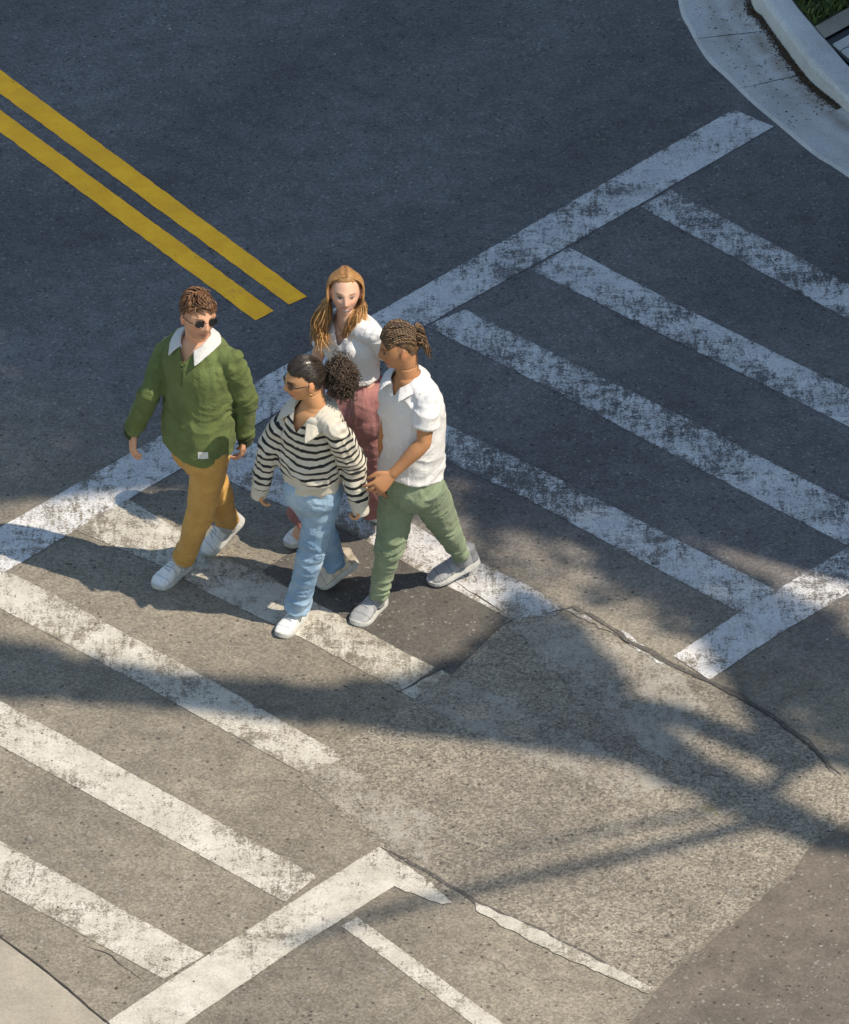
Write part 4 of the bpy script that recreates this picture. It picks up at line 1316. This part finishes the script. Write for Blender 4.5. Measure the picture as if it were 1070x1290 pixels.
# her chest faces a little to the left of the picture
x, y, z = loc_torso(J, lat1, co(me)); cut(me, ((z > -0.015) & (np.abs(x) < 0.070)) | ((y > 0) & (np.abs(x + .018) < (z + 0.115) * 0.50)))
ch, rd = top_chains(J)
S, ci = folds(me, ch, [(J['shR'], .09, 1), (J['shL'], .09, 1), (J['pelvis'] + up * .12, .15, 1.0)] + [(J[k], .09, 1.1) for k in ('elR', 'elL', 'wrR', 'wrL')],
      amp=.005, drape=.012, joint_amp=.012, freq=12, seed=12, radii=[.13, .05, .05])
x, y, z = loc_torso(J, lat1, co(me)); ht = -z
arm_ = ci > 0
attr(me, 'stripe', np.where(arm_, np.maximum(S, .004) - .004, ht - 0.028 * np.cos(np.clip(x / .15, -1, 1) * 1.57) * (y > 0) + .01 + 0.012 * fbm(co(me) * 4, 1) * (ht > .2)))
attr(me, 'plain', np.where(arm_, 0, np.clip(np.maximum((ht - 0.400) / .008, (0.060 - ht) / .008), 0, 1)))
sw = link('sweater', me, M_strip, root)
for s in 'RL': cuff(J, s, sw, [.044, .043, .041, .038], M_cream.m, -.025, .075)
collar(sw, 'collar', J['neck'] - up * 0.012 + fw * .01 - lat1.normalized() * .008, up, fw - lat1.normalized() * .15, M_cream.m, r=.057, stand=.022, flap=.066, tip=.080, a0=0.50, vdrop=.060, vout=.045)
M_jean = NT('light_denim'); v = M_jean.n('ShaderNodeTexCoord').outputs['Object']
n1 = M_jean.noise(v, 6, 4, .6); n2 = M_jean.noise(v, 220, 2, .7)
cj = M_jean.ramp(n1, [(.3, (0.20, 0.33, 0.50)), (.5, (0.38, 0.53, 0.68)), (.7, (0.62, 0.72, 0.79))])
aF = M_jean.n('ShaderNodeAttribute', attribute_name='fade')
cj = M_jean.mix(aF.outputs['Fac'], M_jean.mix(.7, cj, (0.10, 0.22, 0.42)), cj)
M_jean.col(M_jean.mix(M_jean.math('MULTIPLY', M_jean.smooth(n2, .35, .65), .22), cj, (0.08, 0.13, 0.22))); M_jean.bump(M_jean.math('ADD', M_jean.math('MULTIPLY', M_jean.math('ABSOLUTE', M_jean.math('SUBTRACT', M_jean.noise(v, 9, 5, .62, 1.6), .5)), -1.0), M_jean.math('MULTIPLY', n2, .03)), .36, .045); M_jean = M_jean.m
mb = make_trousers(J, [(P(395, 596, .90), .118, .095), (P(395, 612, .83), .138, .108), (P(395, 628, .76), .132, .10), (P(395, 638, .715), .09, .075)], lat0,
                   {'L': ([.082, .081, .071, .062, .060, .057, .055], 1.0), 'R': ([.080, .078, .068, .061, .059, .057, .055], .93)})
me = remesh(mb, .006, 4)
S, ci = folds(me, [[J['hiL'], J['knL'], J['anL']], [J['hiR'], J['knR'], J['anR']]], [(J['knL'], .10, 1.2), (J['knR'], .10, 1), (J['anL'], .14, 1.2), (J['anR'], .12, 1.3), (J['pelvis'], .14, .8)], amp=.005, drape=.005, joint_amp=.010, freq=18, seed=19)
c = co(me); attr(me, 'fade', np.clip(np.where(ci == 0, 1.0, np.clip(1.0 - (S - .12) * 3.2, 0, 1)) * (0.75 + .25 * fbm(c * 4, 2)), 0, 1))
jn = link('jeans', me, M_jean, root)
M_hemj = cloth('dark_denim', (0.06, 0.12, 0.24))
shoe(root, P(376, 782, 0.0), P(352, 805, 0.0), J['anL'], .235, (M_wup, M_wsole, M_wl), 'sneaker', w=.046)
M_tan = shoe_mat('cream_suede', (0.66, 0.59, 0.49), (0.42, 0.36, 0.30))
shoe(root, P(440, 716, 0.09), P(402, 741, 0.004), J['anR'], .225, (M_tan, M_wsole, M_wl), 'chunky', w=.050)
M_hblack = hair_mat('black_hair', (0.010, 0.008, 0.007), (0.055, 0.042, 0.034), .30)
M_hcurl = hair_mat('dark_curls', (0.012, 0.008, 0.007), (0.16, 0.11, 0.075), .62)
mb, inh = scalp(H, 0.060, off=.010, side=-.010, rough=.0012, seed=5, fr=60, backz=-.07)
for i in range(160):   # strands pulled back to the tie
    th = rng.uniform(-1.9, 1.9); ph = rng.uniform(.35, 1.35)
    d0 = Vector((math.sin(ph) * math.sin(th), math.sin(ph) * math.cos(th), math.cos(ph)))
    X, Y, Z = H.surf(d0)
    if inh(X, Y, Z) < .004: continue
    d1 = Vector((0.0, -1, 0.10)).normalized(); pts = []
    for k in range(6):
        dd = d0.lerp(d1, k / 5).normalized(); X, Y, Z = H.surf(dd, .0105); pts.append(H.w(X, Y, Z))
    lock(mb, pts, .0018, rng.uniform(0, 1), .8, n=4, sub=2)
hr = link('hair', mb.mesh(), M_hblack, root)
mb = MB(); tie = H.w(0, -.108, .012); cen = H.w(-.01, -.180, -.045)
for i in range(900):
    d = Vector(rng.normal(size=3)).normalized(); rad = rng.uniform(.45, 1) ** .6 * (1.3 if rng.rand() < .10 else 1)
    wpt = cen + (H.f * d.y * .074 + H.x * d.x * .080 + H.u * d.z * .100) * rad
    # a small corkscrew curl
    ax = (wpt - tie).normalized(); ax = (ax + Vector(rng.normal(0, .5, 3)) + Vector((0, 0, -.35))).normalized()
    s1 = ax.cross(Vector(rng.normal(size=3))).normalized(); s2 = ax.cross(s1); rr = rng.uniform(.005, .011); L = rng.uniform(.03, .06); pts = []
    tn = rng.uniform(1.3, 2.4)
    for k in range(13):
        t = k / 12; a = t * tn * 2 * math.pi
        pts.append(wpt - ax * L * .5 + ax * L * t + (s1 * math.cos(a) + s2 * math.sin(a)) * rr)
    tube(mb, pts, [.0017] * 13, 4, rng.uniform(0, 1) * (.4 + .6 * max(0, d.z * .5 + .5)))
link('ponytail', mb.mesh(), M_hcurl, hr)
ellm = MB(); ellipsoid(ellm, cen, H.x, H.f, H.u, .060, .055, .075); link('ponytail_core', ellm.mesh(), M_hblack, hr)
M_lens = plain('clear_brown_lens', (0.10, 0.04, 0.03), .1, .6)
glasses(root, H, 'glasses', M_black, M_lens, fr=.0024)
mb = MB(); tube(mb, [H.w(sg_, y_, z_) for sg_, y_, z_ in ((-.078, 0.0, -.045), (-.080, .005, -.055), (-.079, .0, -.062))], [.003, .004, .003], 6)
link('earring', mb.mesh(), plain('gold', (0.7, 0.45, 0.15), .3, .5, 1.0), root)

# =================================================================== young man in the white polo shirt
J = dict(pelvis=P(520, 596, .86), neck=P(514, 471, 1.42), shR=P(497, 486, 1.335), shL=P(540, 503, 1.37), elR=P(487, 545, 1.09), wrR=P(484, 594, .86),
         elL=P(534, 558, 1.16), wrL=P(495, 597, 1.0), hiR=P(506, 600, .82), hiL=P(534, 610, .85), knR=P(492, 684, .45), anR=P(476, 750, .10),
         knL=P(558, 657, .47), anL=P(581, 700, .165))
drop(J, .022, .004); chk('young', J)
root = person(P(515, 760), 'young man in a white polo shirt and sage green trousers, hair in short twists')
lat0 = (J['hiL'] - J['hiR']); lat1 = (J['shL'] - J['shR'])
H = Head(P(504, 437, 1.575), (-0.96, -0.15, -0.16), (-0.10, 0.05, 1.0), 0.93)
st = spec([(518, 596, .865, .150, .130), (519, 580, .93, .150, .130), (520, 550, 1.07, .150, .122), (520, 520, 1.20, .158, .122), (518, 498, 1.305, .155, .108), (516, 482, 1.375, .115, .085), (514, 472, 1.42, .07, .068)])
SK = (0.47, 0.235, 0.115)
def sf(me):
    def ex(c, x, y, z, hd, blend):
        fade = hd & (z > -.02) & (y < .02) & (np.abs(x) > .03)
        blend(fade * np.clip((z + .02) / .04, 0, 1), (.10, .06, .04), .5)
    paint_skin(me, H, SK, (0.38, 0.15, 0.11), (0.03, 0.02, 0.015), (0.03, 0.02, 0.015), ex)
build_body(root, J, H, st, lat0, lat1, dict(R=dict(d=(-.15, -.35, -1), pn_=(1, .3, 0), thumb_side=-1, curl=(.5, .6, .7, .8)),
           L=dict(d=(-.72, -.25, -.62), pn_=(-.2, 1.0, -.35), thumb_side=-1, curl=(.30, .45, .55, .65), thumb=.7, spread=.14)), sf, arm=(.040, .036, .034, .025), leg=(.066, .055, .045, .042, .032), neck=.054, shr=.040)
M_polo = cloth('white_pique', (0.84, 0.83, 0.84), var=0.05, weave=350, bump=.25, wrinkle=.3)
mb, up = make_top(J, st, lat0, lat1, 0.005, sl=[.056, .061], to=.58)
me = remesh(mb, 0.006, 6)
fw = Vector(np.cross(np.array(lat1.normalized()), np.array(up)))
x, y, z = loc_torso(J, lat1, co(me)); cut(me, ((z > -0.018) & (np.abs(x) < 0.072)) | ((y > 0) & (np.abs(x) < (z + 0.075) * 0.45)))
ch, rd = top_chains(J)
folds(me, ch, [(J['shR'], .10, 1), (J['shL'], .10, 1.2), (J['pelvis'] + up * .1, .15, .9)], amp=.005, drape=.007, joint_amp=.010, freq=9, seed=32, radii=rd)
sw = link('polo_shirt', me, M_polo.m, root)
collar(sw, 'collar', J['neck'] - up * 0.010 + fw * .006, up, fw, M_polo.m, r=.060, stand=.026, flap=.042, tip=.056, a0=0.36, vdrop=.030, vout=.022)
M_sage = cloth('sage_cotton', (0.29, 0.355, 0.235), (0.235, 0.30, 0.19), weave=320, bump=.2)
mb = make_trousers(J, [(P(519, 588, .90), .128, .105), (P(520, 604, .83), .148, .12), (P(520, 622, .75), .14, .11), (P(520, 634, .70), .095, .08)], lat0,
                   {'R': ([.090, .088, .080, .068, .061, .051, .042], .98), 'L': ([.090, .088, .080, .068, .061, .051, .043], .97)})
me = remesh(mb, .006, 4)
folds(me, [[J['hiL'], J['knL'], J['anL']], [J['hiR'], J['knR'], J['anR']]], [(J['knL'], .11, 1.1), (J['knR'], .11, 1.1), (J['anL'], .13, 1.3), (J['anR'], .13, 1.4), (J['pelvis'] - up * .08, .16, 1.1)], amp=.005, drape=.006, joint_amp=.011, freq=17, seed=29)
tr_ = link('trousers', me, M_sage.m, root)
M_string = plain('white_cord', (0.7, 0.72, 0.66), .8)
o_ = P(521, 606, .83) + fw * .14
m3 = MB()
M_gshoe = shoe_mat('grey_knit_shoe', (0.36, 0.37, 0.39), (0.20, 0.21, 0.24))
M_gup = cloth('grey_knit_mesh', (0.33, 0.34, 0.36), (0.24, 0.25, 0.27), weave=500, bump=.5)
shoe(root, P(478, 762, 0.0), P(447, 790, 0.0), J['anR'], .255, (M_gshoe, M_wsole, M_wl), 'chunky', w=.053)
shoe(root, P(600, 709, 0.07), P(541, 737, 0.004), J['anL'], .265, (M_gshoe, M_wsole, M_wl), 'chunky', w=.053)
for s in 'RL':
    m3 = MB(); d = (J['an' + s] - J['kn' + s]).normalized(); loft(m3, limb_st([J['an' + s] - d * .03, J['an' + s] + d * .01, J['an' + s] + d * .05], [.038, .039, .042], Vector((1, 0, 0))), n=16)
    link('sock', m3.mesh(), M_gup.m, root)
M_htw = hair_mat('twisted_hair', (0.008, 0.005, 0.004), (0.24, 0.14, 0.07), .38)
mb, inh = scalp(H, 0.058, off=.007, side=.018, rough=.002, seed=8, backz=-.035)
for i in range(23):      # rows of twists from the hairline to the back of the head
    xx = (i - 11) / 11.0
    pts = []
    for k in range(9):
        t = k / 8
        a = 0.75 + t * 1.85     # angle over the skull, front to back
        d = Vector((math.sin(xx * 1.05) * (1 - .25 * abs(t - .5)), math.cos(a - .35 + .2) * 1.0, math.sin(a - .35 + .2) * math.cos(xx * 1.05)))
        an_ = 0.55 + t * 2.1
        d = Vector((math.sin(xx * 1.1) * .95, math.cos(an_) * math.cos(xx * .5), math.sin(an_) * math.cos(xx * 1.1) + .05))
        X, Y, Z = H.surf(d, .008 + .009 * math.sin(t * 3.1) * rng.uniform(.5, 1.3)); pts.append(H.w(X, Y, Z) + H.x * rng.normal(0, .002))
    q = cat([tuple(p) for p in pts], 5); N = len(q)
    for j in (0, 1):     # two strands wound round each other
        tw = [Vector(q[k]) + (H.x * math.cos(k * 1.1 + j * math.pi) + H.u * math.sin(k * 1.1 + j * math.pi)) * (.0030 + .0012 * math.sin(k * .9 + i)) for k in range(N)]
        tube(mb, tw, [.0044] * N, 6, min(1, max(0, .35 + .5 * math.sin(i * 2.3 + j) * rng.rand())))
for i in range(90):      # loose ends hanging at the back
    xx = rng.uniform(-1, 1); s = H.w(xx * .055, -.085 - rng.uniform(0, .02), rng.uniform(-.005, .075))
    L = rng.uniform(.04, .10); out = (H.f * -1 + H.x * xx * .5 + Vector((0, 0, .25))).normalized(); pts = []; wob = rng.uniform(0, 6)
    for k in range(8):
        t = k / 7
        pts.append(s + out * L * .55 * math.sin(t * 1.5) - Vector((0, 0, 1)) * L * 1.0 * t * t + H.x * .006 * math.sin(t * 8 + wob))
    q = cat([tuple(p) for p in pts], 3)
    for j in (0, 1):
        tw = [Vector(q[k]) + (H.x * math.cos(k * 1.2 + j * math.pi) + H.u * math.sin(k * 1.2 + j * math.pi)) * (.0022) for k in range(len(q))]
        tube(mb, tw, [.0029 * (1 - .5 * k / len(q)) for k in range(len(q))], 5, rng.uniform(0, 1))
link('hair', mb.mesh(), M_htw, root)

# =================================================================== woman with long fair hair
J = dict(pelvis=P(455, 492, .90), neck=P(438, 402, 1.385), shR=P(411, 407, 1.305), shL=P(474, 418, 1.385), elR=P(398, 456, 1.08), wrR=P(405, 505, .86),
         elL=P(498, 462, 1.09), wrL=P(504, 505, .88), hiR=P(444, 501, .84), hiL=P(472, 508, .865), knR=P(414, 590, .48), anR=P(378, 668, .10),
         knL=P(472, 590, .46), anL=P(483, 640, .14))
drop(J, .028, .006); chk('blonde', J)
root = person(P(435, 690), 'smiling woman with long fair hair, white V-neck top and burgundy wide trousers')
lat0 = (J['hiL'] - J['hiR']); lat1 = (J['shL'] - J['shR'])
H = Head(P(435, 367, 1.545), (0.05, -0.99, 0.12), (0.04, 0.0, 1.0), 0.92, wide=.97)
st = spec([(448, 470, 1.03, .118, .095), (447, 458, 1.085, .115, .095), (445, 442, 1.16, .130, .110), (444, 425, 1.25, .146, .125), (442, 412, 1.32, .140, .098), (440, 405, 1.36, .095, .075), (438, 402, 1.385, .06, .058)])
SK = (0.74, 0.46, 0.34)
def sf(me): paint_skin(me, H, SK, (0.55, 0.14, 0.13), (0.16, 0.08, 0.04), (0.05, 0.04, 0.035), smile=.30)
st_body = spec([(452, 492, .92, .125, .10)]) + st
build_body(root, J, H, st_body, lat0, lat1, dict(R=dict(d=(.1, -.2, -1), pn_=(1, .2, 0), thumb_side=-1, size=.86), L=dict(d=(0, -.1, -1), pn_=(-1, .2, 0), thumb_side=1, size=.86)), sf,
           arm=(.034, .032, .030, .022), leg=(.068, .052, .042, .040, .031), neck=.047, shr=.034)
M_tee = cloth('white_jersey', (0.88, 0.87, 0.88), var=.04, weave=350, wrinkle=.18)
mb, up = make_top(J, st, lat0, lat1, 0.003, sl=[.048, .048], to=.52)
fw = Vector(np.cross(np.array(lat1.normalized()), np.array(up)))
for sg in (-1, 1): ellipsoid(mb, st[3][0] + lat1.normalized() * .058 * sg + fw * .085, lat1.normalized(), up, fw, .056, .058, .055)
me = remesh(mb, 0.0055, 7)
x, y, z = loc_torso(J, lat1, co(me)); cut(me, ((z > -0.012) & (np.abs(x) < 0.060)) | ((y > 0) & (np.abs(x) < (z + 0.095) * 0.55)))
ch, rd = top_chains(J)
folds(me, ch, [(J['shR'], .08, 1), (J['shL'], .08, 1), (J['pelvis'] + up * .18, .10, 1.1)], amp=.003, drape=.004, joint_amp=.006, freq=14, seed=52, radii=[.12, .045, .045])
sw = link('top', me, M_tee.m, root)
M_burg = cloth('burgundy_crepe', (0.42, 0.20, 0.19), (0.34, 0.15, 0.145), weave=300)
mb = make_trousers(J, [(P(448, 466, 1.045), .112, .090), (P(451, 480, .98), .128, .102), (P(455, 500, .90), .155, .12), (P(457, 520, .80), .158, .12), (P(456, 535, .73), .11, .09)], lat0,
                   {'R': ([.108, .112, .112, .108, .106, .106, .106], .80), 'L': ([.108, .112, .112, .108, .106, .106, .106], .84)})
me = remesh(mb, .006, 4)
folds(me, [[J['hiL'], J['knL'], J['anL']], [J['hiR'], J['knR'], J['anR']]], [(J['knL'], .12, .7), (J['knR'], .12, .7), (J['pelvis'], .16, .8)], amp=.005, drape=.022, joint_amp=.010, freq=8, seed=59)
link('trousers', me, M_burg.m, root)
shoe(root, P(383, 676, 0.02), P(360, 690, 0.0), J['anR'], .245, (M_wup, M_wsole, M_wl), 'sneaker', w=.047)
shoe(root, P(492, 645, 0.06), P(467, 655, 0.004), J['anL'], .245, (M_wup, M_wsole, M_wl), 'sneaker', w=.047)
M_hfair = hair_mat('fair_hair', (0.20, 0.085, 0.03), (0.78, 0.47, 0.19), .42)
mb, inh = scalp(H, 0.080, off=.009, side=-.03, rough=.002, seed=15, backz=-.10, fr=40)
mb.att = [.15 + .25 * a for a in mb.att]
for i in range(900):
    sg = -1 if i % 2 else 1        # x>0 is the person's right = left of the picture
    t0 = rng.uniform(0, 1)
    # start along the parting, run over the side of the head, then hang
    sy = .082 - t0 * .172; d0 = Vector((sg * rng.uniform(-.02, .20) + .10, sy / .096, 1.15)).normalized()
    pts = []
    X, Y, Z = H.surf(d0, .0105 + rng.uniform(0, .003)); pts.append(H.w(X, Y, Z))
    yside = rng.uniform(-.75, .22)
    for k, zz in enumerate((.62, .15, -.30)):
        d = Vector((sg * .95, yside * (0.8 + .25 * k) + (.25 if (t0 < .25 and k == 0) else 0), zz)).normalized()
        X, Y, Z = H.surf(d, .014 + .008 * k + rng.uniform(0, .006)); pts.append(H.w(X, Y, Z))
    # ends: left of the picture behind/over the shoulder, right of the picture forward over the chest
    if sg > 0: end = P(409 + rng.normal(0, 5), 424 + rng.normal(0, 7), 1.26) + fw * rng.uniform(-.02, .05); mid = P(408 + rng.normal(0, 4), 396 + rng.normal(0, 4), 1.40) + fw * rng.uniform(-.02, .04)
    else:
        end = P(435 + rng.normal(0, 3.5), 418 + rng.normal(0, 4), 1.31); mid = P(449 + rng.normal(0, 4), 394 + rng.normal(0, 3), 1.43)
        if rng.rand() < .14: end = P(462 + rng.normal(0, 4), 404 + rng.normal(0, 4), 1.36) + fw * .02; mid = P(461, 388, 1.43)
    pts += [mid, mid.lerp(end, .5) + lat1.normalized() * (.010 if i % 3 else -.010) + fw * .02, end]
    q = cat([tuple(p) for p in pts], 5); N = len(q); wob = rng.uniform(0, 6.28); fa = rng.uniform(.75, 1.1)
    for k in range(N):
        u_ = k / (N - 1)
        if u_ > .4: q[k] = q[k] + np.array(lat1.normalized()) * .007 * (u_ - .4) * 1.6 * math.sin(k * fa + wob) + np.array(fw) * .006 * (u_ - .4) * math.cos(k * fa + wob)
    rr = [rng.uniform(.0016, .0030) * (1 - .6 * max(0, (k / N - .7) / .3)) for k in range(1)] * N
    r0 = rr[0]; rr = [r0 * (.6 + .4 * min(1, k / 5)) * (1 - .6 * max(0, (k / N - .7) / .3)) for k in range(N)]
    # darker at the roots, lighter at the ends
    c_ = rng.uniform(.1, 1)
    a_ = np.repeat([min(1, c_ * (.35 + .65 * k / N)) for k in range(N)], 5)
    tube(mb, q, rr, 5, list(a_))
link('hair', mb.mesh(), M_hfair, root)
# ------------------------------------------------------------------ added building and tree off to the right, shaped to shade the junction
def lift(px, py, h):
    q = P(px, py); return q - SH * h + Vector((0, 0, h))
M_wall = NT('shadow_building_wall')
bk = M_wall.n('ShaderNodeTexBrick'); M_wall.l(M_wall.pos((1, 1, 1)), bk.inputs[0])
bk.inputs['Color1'].default_value = (0.30, 0.17, 0.12, 1); bk.inputs['Color2'].default_value = (0.36, 0.22, 0.16, 1)
M_wall.l(bk.outputs[0], M_wall.b.inputs['Base Color']); M_wall = M_wall.m
M_glass = NT('window_glass'); M_glass.b.inputs['Base Color'].default_value = (0.03, 0.04, 0.05, 1); M_glass.b.inputs['Roughness'].default_value = 0.1; M_glass = M_glass.m
HB = 18.0
c0 = lift(-330, 325, HB)       # the roof corner whose shadow falls at the left of the frame
bx0, by0 = c0.x, c0.y
def box(mb, x0, x1, y0, y1, z0, z1):
    v = [(x0, y0, z0), (x1, y0, z0), (x1, y1, z0), (x0, y1, z0), (x0, y0, z1), (x1, y0, z1), (x1, y1, z1), (x0, y1, z1)]
    mb.add(v, [(0, 3, 2, 1), (4, 5, 6, 7), (0, 1, 5, 4), (1, 2, 6, 5), (2, 3, 7, 6), (3, 0, 4, 7)])
bld = empty('shadow_building', (bx0 + 10, by0 + 14, 0))  # unseen block added to shade the upper road
tag(bld, 'added brick building out of the picture to the right, placed to shade the road', 'building')
m = MB(); box(m, bx0, bx0 + 22, by0, by0 + 30, 0, HB); m.build('wall', M_wall, bld, smooth=False)
m = MB(); box(m, bx0 - 0.1, bx0 + 22.1, by0 - 0.1, by0 + 30.1, HB + 0.002, HB + 0.3); m.build('roof', M_pale, bld, smooth=False)
for fl in range(5):
    for k in range(7):
        m = MB(); box(m, bx0 - 0.03, bx0 + 0.02, by0 + 1.6 + k * 4.1, by0 + 3.6 + k * 4.1, 1.2 + fl * 3.4, 3.0 + fl * 3.4); m.build('window', M_glass, bld, smooth=False)

M_leaf = NT('tree_leaves')
at = M_leaf.n('ShaderNodeAttribute', attribute_name='rnd')
M_leaf.col(M_leaf.ramp(at.outputs['Fac'], [(0, (0.03, 0.06, 0.015)), (1, (0.09, 0.13, 0.03))])); M_leaf = M_leaf.m
M_bark = NT('tree_bark')
M_bark.col(M_bark.ramp(M_bark.noise(M_bark.pos((1, 1, .3)), 20, 4), [(0.3, (0.05, 0.035, 0.025)), (0.7, (0.16, 0.12, 0.09))])); M_bark = M_bark.m
HT = 12.0
def inside(poly, x, y):
    c = False; j = len(poly) - 1
    for i in range(len(poly)):
        xi, yi = poly[i]; xj, yj = poly[j]
        if (yi > y) != (yj > y) and x < (xj - xi) * (y - yi) / (yj - yi + 1e-9) + xi: c = not c
        j = i
    return c
def shadow_crown(poly, dens, size=0.075, edge=6, th=1.3, thin=None):  # leaves fill a ground shadow outline, lifted along the sun ray
    mb = MB()
    xs = [p[0] for p in poly]; ys = [p[1] for p in poly]
    A = (max(xs) - min(xs)) / SC * (max(ys) - min(ys)) / 146.5
    N = int(A * dens / (size * size * 1.2))
    for _ in range(N):
        x = rng.uniform(min(xs), max(xs)); y = rng.uniform(min(ys), max(ys))
        if not inside(poly, x + rng.normal(0, edge), y + rng.normal(0, edge * 0.6)): continue
        if thin is not None and rng.rand() > thin(x, y): continue
        c = lift(x, y, HT + rng.uniform(-th, th))
        u = Vector(rng.normal(size=3)).normalized(); v = u.cross(Vector(rng.normal(size=3))).normalized()
        s = size * rng.uniform(0.6, 1.3)
        mb.add([c + u * s, c + v * s * 0.6, c - u * s, c - v * s * 0.6], [(0, 1, 2, 3)], rng.rand())
    return mb
tree = empty('shadow_tree', lift(1000, 940, HT).to_2d().to_3d())  # unseen tree added to cast the shadow band and patches
tag(tree, 'added leafy tree out of the picture to the right, shaped to cast the road shadows', 'tree')
# the long dark band across the picture with the wider mass in its middle
band = [(-300, 735), (-120, 790), (0, 806), (90, 824), (190, 846), (300, 858), (420, 864), (520, 850), (575, 830), (620, 790), (648, 740), (700, 760), (745, 800),
        (800, 880), (860, 935), (940, 985), (1030, 1030), (1100, 1060), (1110, 1085), (1020, 1062), (900, 1012), (800, 965), (700, 945), (560, 930), (430, 912), (300, 900),
        (180, 888), (60, 880), (0, 876), (-120, 860), (-300, 810)]
right = [(560, 640), (640, 600), (760, 640), (860, 680), (960, 740), (1070, 800), (1300, 900), (1300, 1070), (1180, 1010), (1090, 968), (1040, 925), (985, 880), (930, 850), (880, 800),
         (830, 755), (770, 715), (690, 670), (620, 650)]
left = [(-500, 330), (100, 440), (520, 560), (560, 615), (520, 655), (425, 662), (400, 664), (350, 652), (300, 637), (250, 622), (205, 610), (160, 617), (90, 622), (0, 632), (-60, 640), (-500, 600)]
shadow_crown(band, 9.0, size=.06, edge=2.5).build('shadow_crown', M_leaf, tree, smooth=False)
shadow_crown(right, 8, size=.065, edge=12).build('shadow_crown', M_leaf, tree, smooth=False)
thin = [(540, 590), (640, 620), (760, 680), (880, 760), (870, 800), (760, 775), (665, 740), (600, 738), (545, 690)]  # sparse leaves added for a half-shaded patch of road
shadow_crown(thin, 1.1, size=.07, edge=16).build('shadow_crown', M_leaf, tree, smooth=False)
shadow_crown(left, 12, edge=4).build('shadow_crown', M_leaf, tree, smooth=False)
tr = MB()
base = tree.location.copy()
top = lift(1000, 940, HT)
tube(tr, [base, base + Vector((0.1, 0.05, 4)), base + Vector((0.0, 0.0, 8)), top + Vector((0, 0, -1.6)), top], [0.24, 0.18, 0.15, 0.10, 0.05], 10)
tr.build('trunk', M_bark, tree)
def limb(pts, r0, r1):
    mb = MB(); q = [lift(x, y, HT + dz) for x, y, dz in pts]
    tube(mb, q, [r0 + (r1 - r0) * k / (len(q) - 1) for k in range(len(q))], 8)
    mb.build('limb', M_bark, tree)
limb([(1000, 960, -2.0), (850, 900, -0.8), (700, 870, 0), (400, 890, 0), (100, 855, 0), (-150, 815, 0)], 0.10, 0.03)
limb([(1000, 960, -2.6), (900, 780, -1), (780, 690, 0), (600, 600, 0), (300, 560, 0), (0, 520, 0)], 0.11, 0.03)
limb([(1000, 960, -1.6), (940, 1040, -0.6), (860, 1062, 0), (760, 1085, 0), (620, 1115, 0), (480, 1150, 0), (360, 1190, 0)], 0.05, 0.025)  # added for the thin soft shadow streaks
limb([(940, 1015, -0.8), (800, 1040, 0), (690, 1062, 0), (620, 1078, 0)], 0.03, 0.012)
